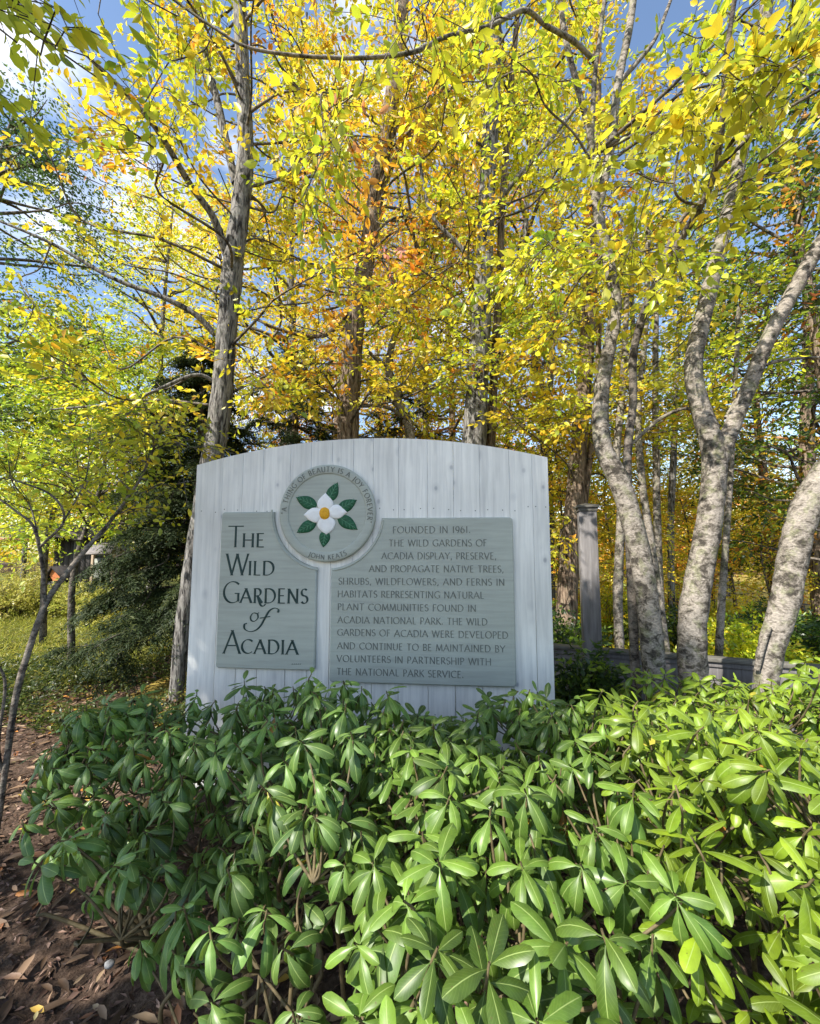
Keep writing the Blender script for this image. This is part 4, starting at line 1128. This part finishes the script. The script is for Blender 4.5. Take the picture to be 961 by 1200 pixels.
def plant_px(kind, px, Y, rot, sc, label, group=None):
    p = P(px, 640, Y); return plant(kind, p[0], Y, rot, sc, label, group)
WOOD = [
 ('yellow', 330, 7.8, .4, .95, 'tall yellow maple filling the gap between the furrowed trunk and the brown trunk'),
 ('yellow', 500, 8.6, 1.9, 1.05, 'tall yellow maple between the brown trunk and the straight dark trunk'),
 ('lime', 640, 8.2, 3.0, 1.0, 'yellow-green maple rising above the sign\'s right shoulder'),
 ('lime', 180, 9.5, 2.2, .85, 'yellow-green maple beyond the low hemlock left of the sign'),
 ('yellow', 80, 16.8, 4.4, .8, 'golden maple rising behind the shed roof'),
 ('orange', 560, 11, .9, 1.05, 'orange and gold maple deep behind the straight dark trunk'),
 ('orange', 390, 11.5, 2.8, 1.1, 'orange tinted maple far behind the medallion'),
 ('yellow', 250, 12, 5.0, .95, 'yellow maple far behind the furrowed trunk'),
 ('lime', 760, 11.5, 1.2, .95, 'loose yellow-green maple high above the twisting tree'),
 ('yellow', 690, 13, 3.7, 1.0, 'distant yellow maple over the fence post'),
 ('oak', 960, 6.4, .3, .95, 'dark green oak with rusty leaves at the right picture edge'),
 ('oak', 905, 8.2, 2.1, .8, 'dark rusty oak behind the gap between the two thick birches'),
 ('lime', 850, 13.5, 4.0, .9, 'pale yellow-green maple far behind the thick forked birch'),
 ('orange', 130, 17, 3.3, .75, 'faded orange maple beyond the shed'),
 ('lime', 30, 14, 5.5, .62, 'green-yellow maple by the shed at the left edge'),
 ('yellow', 440, 16, .2, 1.2, 'very tall yellow maple farthest back behind the arch'),
 ('edge', -55, 6.2, 2.0, 1.0, 'tall dark green leafy tree at the left picture edge against white cloud'),
 ('high', 60, 7.0, .7, .95, 'young yellow-green maple hanging over the lawn beyond the crooked stem'),
 ('high', 95, 5.4, 1.2, .80, 'young yellow-green maple close behind the small crooked understorey tree'),
 ('high', 140, 8.4, 2.6, 1.0, 'young yellow-green maple just behind the low hemlock'),
 ('high', -20, 9.2, 4.1, 1.1, 'young yellow-green maple overhanging the shed roof at the left edge'),
 ('low', 650, 6.8, 1.1, .8, 'young golden maple between sign edge and fence post'),
 ('low', 725, 8.5, 2.7, .85, 'young yellow maple glowing behind the twisting tree'),
 ('low', 800, 8.0, 5.2, .62, 'young yellow maple behind the foot of the thick forked birch'),
 ('loworange', 790, 10.5, 1.5, .9, 'orange young maple under the blue gap right of the twisting tree'),
 ('low', 905, 6.8, 3.1, .52, 'bright golden bush sized maple between the two thick birches beyond the fence'),
 ('loworange', 955, 7.4, .4, .7, 'rusty orange young maple low at the right edge beyond the leaning birch'),
 ('low', 745, 6.2, 2.2, .50, 'bright golden young maple low behind the fence beside the twisting tree'),
 ('low', 860, 9.0, 3.3, .95, 'yellow young maple behind the slim pale stem with mossy foot'),
 ('low', 830, 10.5, .5, 1.05, 'golden young maple deep behind the thick forked birch'),
 ('low', 935, 9.2, 1.4, .95, 'golden young maple far behind the leaning birch'),
 ('lowlime', 760, 13, 2.9, 1.1, 'yellow-green young maple deepest behind the paired slender stems'),
 ('low', 660, 11.5, 3.9, 1.05, 'yellow young maple far behind the fence post'),
 ('oak', 985, 5.2, 4.2, .8, 'dark green oak hanging over the leaning birch at the right picture edge'),
 ('lowlime', 690, 10.2, 4.6, .9, 'green young maple far behind the fence post'),
 ('lowlime', 590, 7.2, 4.9, 1.0, 'young yellow-green maple peeping over the sign\'s right shoulder'),
]
for a in WOOD: plant_px(*a)

# ------------------------------------------------------------------ far wood, read as one mass
r = np.random.default_rng(300)
fol = MB()
n = 11000
xx = r.uniform(-52, 52, n); yy = r.uniform(24, 46, n)
hh = 4.5 + 3.0 * np.sin(xx * .35) * np.sin(xx * .13 + 1) + 2.0 * np.sin(xx * .9 + 2)
zz = r.uniform(.1, 1, n) * (hh + 3)
zz[xx > 2] *= .75
m = xx < -6
sprays(fol, r, np.stack([xx, yy, zz], 1)[m], r.standard_normal((m.sum(), 3)) * np.array([1, 1, .5]), 9, 1.3, .36, ([LIME, GREEN, YEL, DEEP, GOLD], [.36, .26, .2, .1, .08]), T_RHOMB, .5, .2)
sprays(fol, r, np.stack([xx, yy, zz], 1)[~m], r.standard_normal(((~m).sum(), 3)) * np.array([1, 1, .5]), 9, 1.3, .36, ([ORANGE, GOLD, YEL, LIME, PINK, GREEN], [.22, .22, .24, .2, .06, .06]), T_RHOMB, .5, .2)
prop(fol.build('far_wood', M_LEAF), kind='stuff')

# ------------------------------------------------------------------ low growth: shrubs, ground cover, grass, litter
def small_shrub(name, x, y, h, R, pal, ll, n, label, seed, group=None):
    r = np.random.default_rng(seed)
    root = empty(name, (x, y, 0), label, 'shrub', group)
    wood, fol = MB(), MB()
    for k in range(n):
        az = r.uniform(0, 2 * np.pi); q = R * math.sqrt(r.uniform(0, 1))
        e = np.array([x + math.cos(az) * q, y + math.sin(az) * q, h * (1 - .5 * (q / R) ** 2) * r.uniform(.55, 1.05)])
        leafy_limb(r, wood, fol, np.array([x + r.uniform(-.1, .1), y + r.uniform(-.1, .1), 0.0]), e, .008, 9, 10, ll, pal, spread=.18, tl=.22, tpl=T_RHOMB, twigs=False, sides=4)
    wood.build('stems', M_TWIG, root, smooth=True); fol.build('foliage', M_LEAF, root)
    return root
for k, (px, Y, h, R, lab) in enumerate([(12, 9.2, .95, .8, 'pale yellow shrub leftmost along the lawn edge'), (62, 9.8, .85, .75, 'pale yellow shrub on the lawn below the orange gabled box'),
        (110, 9.6, .9, .8, 'pale yellow shrub at the foot of the notice kiosk'), (30, 11.6, 1.25, .9, 'taller golden shrub before the shed fascia'), (150, 8.4, .6, .6, 'low yellow shrub peeping below the hemlock boughs')]):
    p = P(px, 700, Y); small_shrub('garden_shrub', p[0], Y, h, R, ([(.55, .52, .12), (.45, .46, .08), (.3, .36, .06)], [.45, .35, .2]), .06, 70, lab, 400 + k)
for k, (px, Y, h, R, pal, lab) in enumerate([(915, 5.6, .95, .7, PAL_DEEP, 'dark evergreen shrub behind the fence beside the leaning birch'), (770, 6.0, .8, .7, PAL_DEEP, 'dark low shrub behind the fence between twisting tree and forked birch'),
        (870, 5.0, .75, .5, PAL_LIME, 'yellow-green shrub just over the fence rail between the thick birches'), (650, 4.7, .9, .5, PAL_DEEP, 'dark leafy shrub against the sign\'s right edge'), (705, 6.6, 1.1, .7, PAL_LIME, 'yellow-green shrub just behind the fence right of the post'),
        (690, 3.35, .72, .28, PAL_DEEP, 'small dark sprig shrub at the foot of the fence post')]):
    p = P(px, 700, Y); small_shrub('undergrowth_shrub', p[0], Y, h, R, pal, .06, 60, lab, 430 + k)

r = np.random.default_rng(500)
def scatter_cover(name, n, xlo, xhi, ylo, yhi, hmax, ll, pal, keep, upright=.4, kind_='stuff', wid=.5, nl=5):
    x = r.uniform(xlo, xhi, n); y = r.uniform(ylo, yhi, n); m = keep(x, y); x, y = x[m], y[m]
    z = ground_z(x, y) + r.uniform(.0, hmax, len(x))
    b = MB()
    d = r.standard_normal((len(x), 3)) * np.array([1, 1, .3]); d[:, 2] += upright
    sprays(b, r, np.stack([x, y, z], 1), d, nl, .12, ll, pal, T_RHOMB, .5, .15, wid)
    return prop(b.build(name, M_LEAF), kind=kind_)
lawn_edge = lambda x, y: (x < -3.2 + .25 * np.sin(y * 2)) & (y > 5.0 + .3 * np.sin(x * 1.7))
scatter_cover('lawn_grass', 30000, -16, -3.0, 4.8, 13, .05, .07, ([(.42, .40, .06), (.30, .33, .05), (.5, .42, .1)], [.4, .4, .2]), lawn_edge, 1.2, wid=.14)
scatter_cover('ground_cover', 7000, -5.6, -1.1, 3.5, 5.6, .16, .05, ([(.07, .10, .02), (.12, .16, .03), (.25, .24, .05), (.03, .05, .015)], [.4, .3, .12, .18]), lambda x, y: (np.sin(x * 2.1 + y) + np.sin(y * 3.3 - x) + r.standard_normal(len(x)) * .6 > -.5) & (y > 3.6 + .25 * np.sin(x * 3)), .6)
scatter_cover('ground_cover', 9000, 0.6, 8, 4.2, 11, .22, .07, PAL_LIME, lambda x, y: y > 4.3, .6)

def litter(name, n, xlo, xhi, ylo, yhi, size, pal, curl=.35, zmax=.02, tpl=T_LEAF, wid=(.3, .6)):
    x = r.uniform(xlo, xhi, n); y = ylo + (yhi - ylo) * r.uniform(0, 1, n) ** 1.3
    z = ground_z(x, y) + r.uniform(.004, zmax, n)
    az = r.uniform(0, 2 * np.pi, n)
    d = np.stack([np.cos(az), np.sin(az), r.uniform(-.05, .28, n)], 1)
    nrm = np.array([0, 0, 1.0]) + r.standard_normal((n, 3)) * curl
    l_ = size * r.uniform(.4, 1.25, n)
    b = MB(); put_leaves(b, tpl, np.stack([x, y, z], 1), d, nrm, l_, l_ * r.uniform(*wid, n), pick(r, pal, n) * r.uniform(.7, 1.25, (n, 1)))
    return prop(b.build(name, M_LITTER), kind='stuff')
BROWNS = ([(.20, .12, .075), (.28, .18, .11), (.12, .075, .045), (.40, .28, .17), (.30, .13, .06)], [.3, .25, .2, .17, .08])
litter('bark_chips', 26000, -4.5, 0.8, .5, 4.6, .035, ([(.12, .065, .045), (.2, .12, .085), (.07, .04, .028), (.30, .2, .15)], [.35, .3, .2, .15]), .6, .015, T_RHOMB, (.25, .6))
litter('fallen_leaves', 4200, -4.5, 0.8, .5, 4.6, .085, BROWNS, .4, .03, wid=(.3, .45))
litter('fallen_leaves', 240, -4.5, 0.2, .6, 4.6, .075, ([(.62, .40, .08), (.55, .22, .05), (.5, .42, .2)], [.45, .35, .2]), .4, .035)
litter('fallen_leaves', 9000, -7, 8, 3.6, 11, .085, ([(.35, .2, .08), (.55, .38, .06), (.5, .22, .05), (.2, .12, .07)], [.3, .25, .2, .25]), .4, .03)

# a pale stone on the mulch at the shrub's foot
sp = P(128, 1135, 1.67)
b = MB(); rr = np.random.default_rng(9)
th = np.linspace(0, np.pi, 7); ph = np.arange(10) * 2 * np.pi / 10
v = np.array([[math.sin(a) * math.cos(p) * .019, math.sin(a) * math.sin(p) * .015, math.cos(a) * .010] for a in th for p in ph]) * rr.uniform(.85, 1.12, (70, 1))
q = [[a*10+p, a*10+(p+1) % 10, (a+1)*10+(p+1) % 10, (a+1)*10+p] for a in range(6) for p in range(10)]
b.add(v + np.array([sp[0], sp[1], .018]), q)
prop(b.build('stone', M_STONE, smooth=True), 'small pale grey stone on the mulch at the foot of the dark shrub', 'stone')

# ------------------------------------------------------------------ rhododendrons
def rhodo_leaves(mb, pos, az, elev, bend, length, width, col, roll, axis):
    """vectorised evergreen leaves: 7 stations x 5 across, arching along their length, edges rolled down"""
    n = len(pos)
    s = np.array([0, .10, .24, .42, .60, .78, .92, 1.0])
    w = np.array([.05, .08, .50, .86, 1.0, .93, .62, .10])
    c = np.array([-1, -.55, 0, .55, 1.0])
    ns, nc = len(s), len(c)
    sm = (s[1:] + s[:-1]) / 2; ds = np.diff(s)
    a = elev[:, None] - bend[:, None] * sm[None] ** 1.1
    X = np.concatenate([np.zeros((n, 1)), np.cumsum(np.cos(a) * ds, 1)], 1) * length[:, None]
    Z = np.concatenate([np.zeros((n, 1)), np.cumsum(np.sin(a) * ds, 1)], 1) * length[:, None]
    # local frame of the whorl: axis up, azimuth round it
    up = unit(axis); ref = np.where(np.abs(up[:, 2:3]) > .95, np.array([[1., 0, 0]]), np.array([[0, 0, 1.]]))
    e1 = unit(np.cross(ref, up)); e2 = np.cross(up, e1)
    d = np.cos(az)[:, None] * e1 + np.sin(az)[:, None] * e2
    sd = np.cross(up, d)
    sd2 = sd * np.cos(roll)[:, None] + up * np.sin(roll)[:, None]
    aa = np.concatenate([a[:, :1], (a[:, 1:] + a[:, :-1]) / 2, a[:, -1:]], 1)
    nz = -np.sin(aa)[..., None] * d[:, None] + np.cos(aa)[..., None] * up[:, None]
    centre = pos[:, None] + X[..., None] * d[:, None] + Z[..., None] * up[:, None]
    hw = (w[None] * width[:, None] / 2)
    fold = (.10 - .30 * np.abs(c) ** 2.2)                        # shallow channel at the midrib, rims turned down
    wav = 1 + .06 * np.sin(s * 17)[None, :, None] * np.abs(c)[None, None]
    v = centre[:, :, None] + (hw[..., None] * c[None, None])[..., None] * sd2[:, None, None] * wav[..., None] + (hw[..., None] * fold[None, None])[..., None] * nz[:, :, None]
    cu, su = np.meshgrid(c, s)
    uv = np.tile(np.stack([cu, su], -1).reshape(1, -1, 2), (n, 1, 1)).reshape(-1, 2)
    i, j = np.meshgrid(np.arange(ns - 1), np.arange(nc - 1), indexing='ij')
    q = np.stack([i*nc+j, i*nc+j+1, (i+1)*nc+j+1, (i+1)*nc+j], -1).reshape(-1, 4)[:, ::-1]
    off = (np.arange(n) * ns * nc)[:, None, None]
    mb.add(v.reshape(-1, 3), (q[None] + off).reshape(-1, 4), col=np.repeat(col, ns * nc, 0), uv=uv)

def whorls(mb, stems, r, C, A, droop, base_col, yellow=.02, size=.115):
    """C whorl centres, A axes"""
    n = len(C)
    cnt = r.integers(7, 12, n)
    idx = np.repeat(np.arange(n), cnt)
    k = np.concatenate([np.arange(c) for c in cnt])
    ring = k / np.repeat(cnt, cnt)                               # 0 outer/old .. 1 inner/young
    N = len(idx)
    az = k * 2.399 + np.repeat(r.uniform(0, 6.28, n), cnt) + r.uniform(-.25, .25, N)
    elev = -.22 + 1.0 * ring ** 1.4 + r.uniform(-.25, .25, N) - .5 * np.repeat(droop, cnt)
    bend = .40 + .85 * np.repeat(droop, cnt) + r.uniform(-.2, .35, N) - .25 * ring
    ln = size * np.repeat(r.uniform(.8, 1.2, n), cnt) * (1.08 - .42 * ring) * r.uniform(.85, 1.1, N)
    wd = ln * r.uniform(.26, .36, N)
    tone = np.repeat(r.uniform(.62, 1.4, (n, 1)), cnt, 0) * r.uniform(.85, 1.15, (N, 1))
    col = np.repeat(base_col, cnt, 0) * tone
    col = col * (1 + ring[:, None] * np.array([.7, .45, .1]))
    y = (r.uniform(0, 1, N) < yellow) & (ring < .45)
    col[y] = np.array([(.50, .30, .02), (.38, .17, .03), (.42, .38, .04)])[r.integers(0, 3, y.sum())]
    up = A[idx]
    pos = C[idx] - up * ((1 - ring) * .045)[:, None]
    rhodo_leaves(mb, pos, az, elev, bend, ln, wd, col, r.uniform(-.25, .25, N), up)

def bush_top(x, y):
    """height of the thicket's upper surface"""
    h = .86 + .12 * np.sin(2.1 * x + .8) * np.sin(1.7 * y) + .075 * np.sin(5.3 * x + 2.2 * y) + .05 * np.sin(4.1 * y - 3.3 * x)
    h = h + .06 * np.clip((x - .6) / 1.2, 0, 1)
    h = h - .26 * np.clip((y - 1.85) / .6, 0, 1) * (x < 1.15) - .30 * np.clip((y - 1.75) / .7, 0, 1) * (x >= 1.15) - .20 * np.clip((1.0 - y) / .5, 0, 1)
    return h
def left_edge(y):
    return np.interp(y, [.3, .7, .9, 1.3, 1.9, 2.3, 2.7], [-.24, -.28, -.38, -.78, -1.72, -1.85, -1.5])
def back_edge(x):
    return np.where(x < 1.12, 2.42, 2.75)

r = np.random.default_rng(900)
n = 5200
bx_ = r.uniform(-2.0, 3.3, n); by_ = r.uniform(.52, 2.85, n)
ok = (bx_ > left_edge(by_)) & (by_ < back_edge(bx_)) & (bx_ < .55 + 1.05 * by_)
gapn = np.sin(5.1 * bx_ + 2.0 * by_ + 1.0) * np.sin(4.3 * by_ - 2.6 * bx_) + .35 * r.standard_normal(n)
ok &= gapn > -.80
bx_, by_ = bx_[ok], by_[ok]
edge = np.minimum(np.minimum((bx_ - left_edge(by_)) / .45, (by_ - .34) / .26), 1)
edge = np.clip(edge, 0, 1)
top = bush_top(bx_, by_) * (.58 + .42 * np.sin(edge * np.pi / 2) ** .8)
layer = r.uniform(0, 1, len(bx_))
depth = np.where(layer < .50, r.uniform(-.07, .07, len(bx_)), -r.uniform(.07, .50, len(bx_)))
bz_ = np.maximum(top + depth * np.clip((bx_ - left_edge(by_)) / .5, .25, 1), .12)
Cw = np.stack([bx_, by_, bz_], 1)
# thin out heads that crowd each other
keep = []
for i in range(len(Cw)):
    if all(np.sum((Cw[i] - Cw[j]) ** 2) > .075 ** 2 for j in keep): keep.append(i)
Cw = Cw[keep]; edge = edge[keep]
# leaf heads on long shoots that lean out of the thicket
EXTRA = [P(68, 985, 1.35), P(120, 955, 1.5), P(40, 1010, 1.3), P(110, 850, 1.95), P(75, 870, 1.95), P(165, 855, 1.9), P(215, 1060, 1.2), P(150, 1000, 1.35), P(95, 1000, 1.42), P(60, 940, 1.6), P(130, 1015, 1.3), P(25, 960, 1.5), P(60, 900, 1.75), P(140, 900, 1.8), P(100, 905, 1.85), P(190, 930, 1.6), P(170, 890, 1.7), P(85, 845, 2.1), P(130, 835, 2.15),
         P(415, 1105, .82), P(245, 1085, .95), P(610, 1010, .88), P(765, 1095, .84), P(640, 820, 2.0), P(610, 830, 1.9), P(960, 790, 1.6), P(495, 975, 1.05), P(270, 900, 1.55)]
Cw = np.vstack([Cw, EXTRA]); edge = np.concatenate([edge, np.full(len(EXTRA), .6)])
gx = np.clip((left_edge(Cw[:, 1]) + .5 - Cw[:, 0]) * 1.3, 0, 1)
gy = np.clip((.95 - Cw[:, 1]) * 1.1, 0, 1)
axis = np.stack([-.7 * gx, -.65 * gy - .25, np.full(len(Cw), 1.0)], 1) + r.standard_normal((len(Cw), 3)) * np.array([.30, .30, .12])
axis = unit(axis)
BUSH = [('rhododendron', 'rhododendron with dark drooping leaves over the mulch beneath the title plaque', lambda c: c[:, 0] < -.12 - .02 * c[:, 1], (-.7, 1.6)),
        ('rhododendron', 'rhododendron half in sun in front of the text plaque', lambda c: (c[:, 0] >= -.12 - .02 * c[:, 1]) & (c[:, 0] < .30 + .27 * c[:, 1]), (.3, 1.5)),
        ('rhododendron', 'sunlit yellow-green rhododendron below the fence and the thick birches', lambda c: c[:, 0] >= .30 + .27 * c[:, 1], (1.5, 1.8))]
for k, (nm, lab, sel, base) in enumerate(BUSH):
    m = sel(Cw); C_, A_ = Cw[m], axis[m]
    root = empty(nm, (base[0], base[1], 0), lab, 'shrub')
    fol, st = MB(), MB()
    col0 = np.array([(.074, .148, .036), (.072, .140, .022), (.112, .182, .013)])[k]  # leaf tint per shrub; the right one yellowed and lightened to imitate sunlight
    droop = np.clip(r.normal([.90, .75, .58][k], .32, len(C_)), 0, 1.3)
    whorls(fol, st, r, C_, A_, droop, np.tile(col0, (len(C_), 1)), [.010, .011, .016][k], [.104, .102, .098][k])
    nb = 8
    inner = C_[C_[:, 0] > left_edge(C_[:, 1]) + .42]
    bases = inner[r.choice(len(inner), 16, replace=False)] * np.array([1, 1, 0]) + np.array([0, 0, -.02]); nb = 16
    nodes = C_[r.choice(len(C_), max(8, len(C_) // 7), replace=False)] + r.standard_normal((max(8, len(C_) // 7), 3)) * .03
    nodes[:, 2] = np.maximum(nodes[:, 2] - r.uniform(.18, .32, len(nodes)), .06)
    for q in nodes:
        g = bases[np.argmin(np.sum((bases - q)[:, :2] ** 2, 1) + r.uniform(0, .15, nb))]
        p = smooth_line(np.array([g, g * .6 + q * .4 + np.append(r.standard_normal(2) * .07, .03), g * .2 + q * .8 + np.append(r.standard_normal(2) * .04, .03), q]), 4)
        st.tube(p, np.linspace(.009, .0045, len(p)), 6)
    for c, a in zip(C_, A_):
        dn = nodes - c; cost = np.sum(dn ** 2, 1) + np.where(dn[:, 2] > -.05, .3, 0)
        q = nodes[np.argmin(cost)]
        p = smooth_line(np.array([q, q * .4 + c * .6 - a * .06 + r.standard_normal(3) * .012, c - a * .05, c]), 4)
        st.tube(p, np.linspace(.0042, .0022, len(p)), 5)
    fol.build('foliage', M_RHODO, root, smooth=True)
    st.build('stems', M_STEM, root, smooth=True)
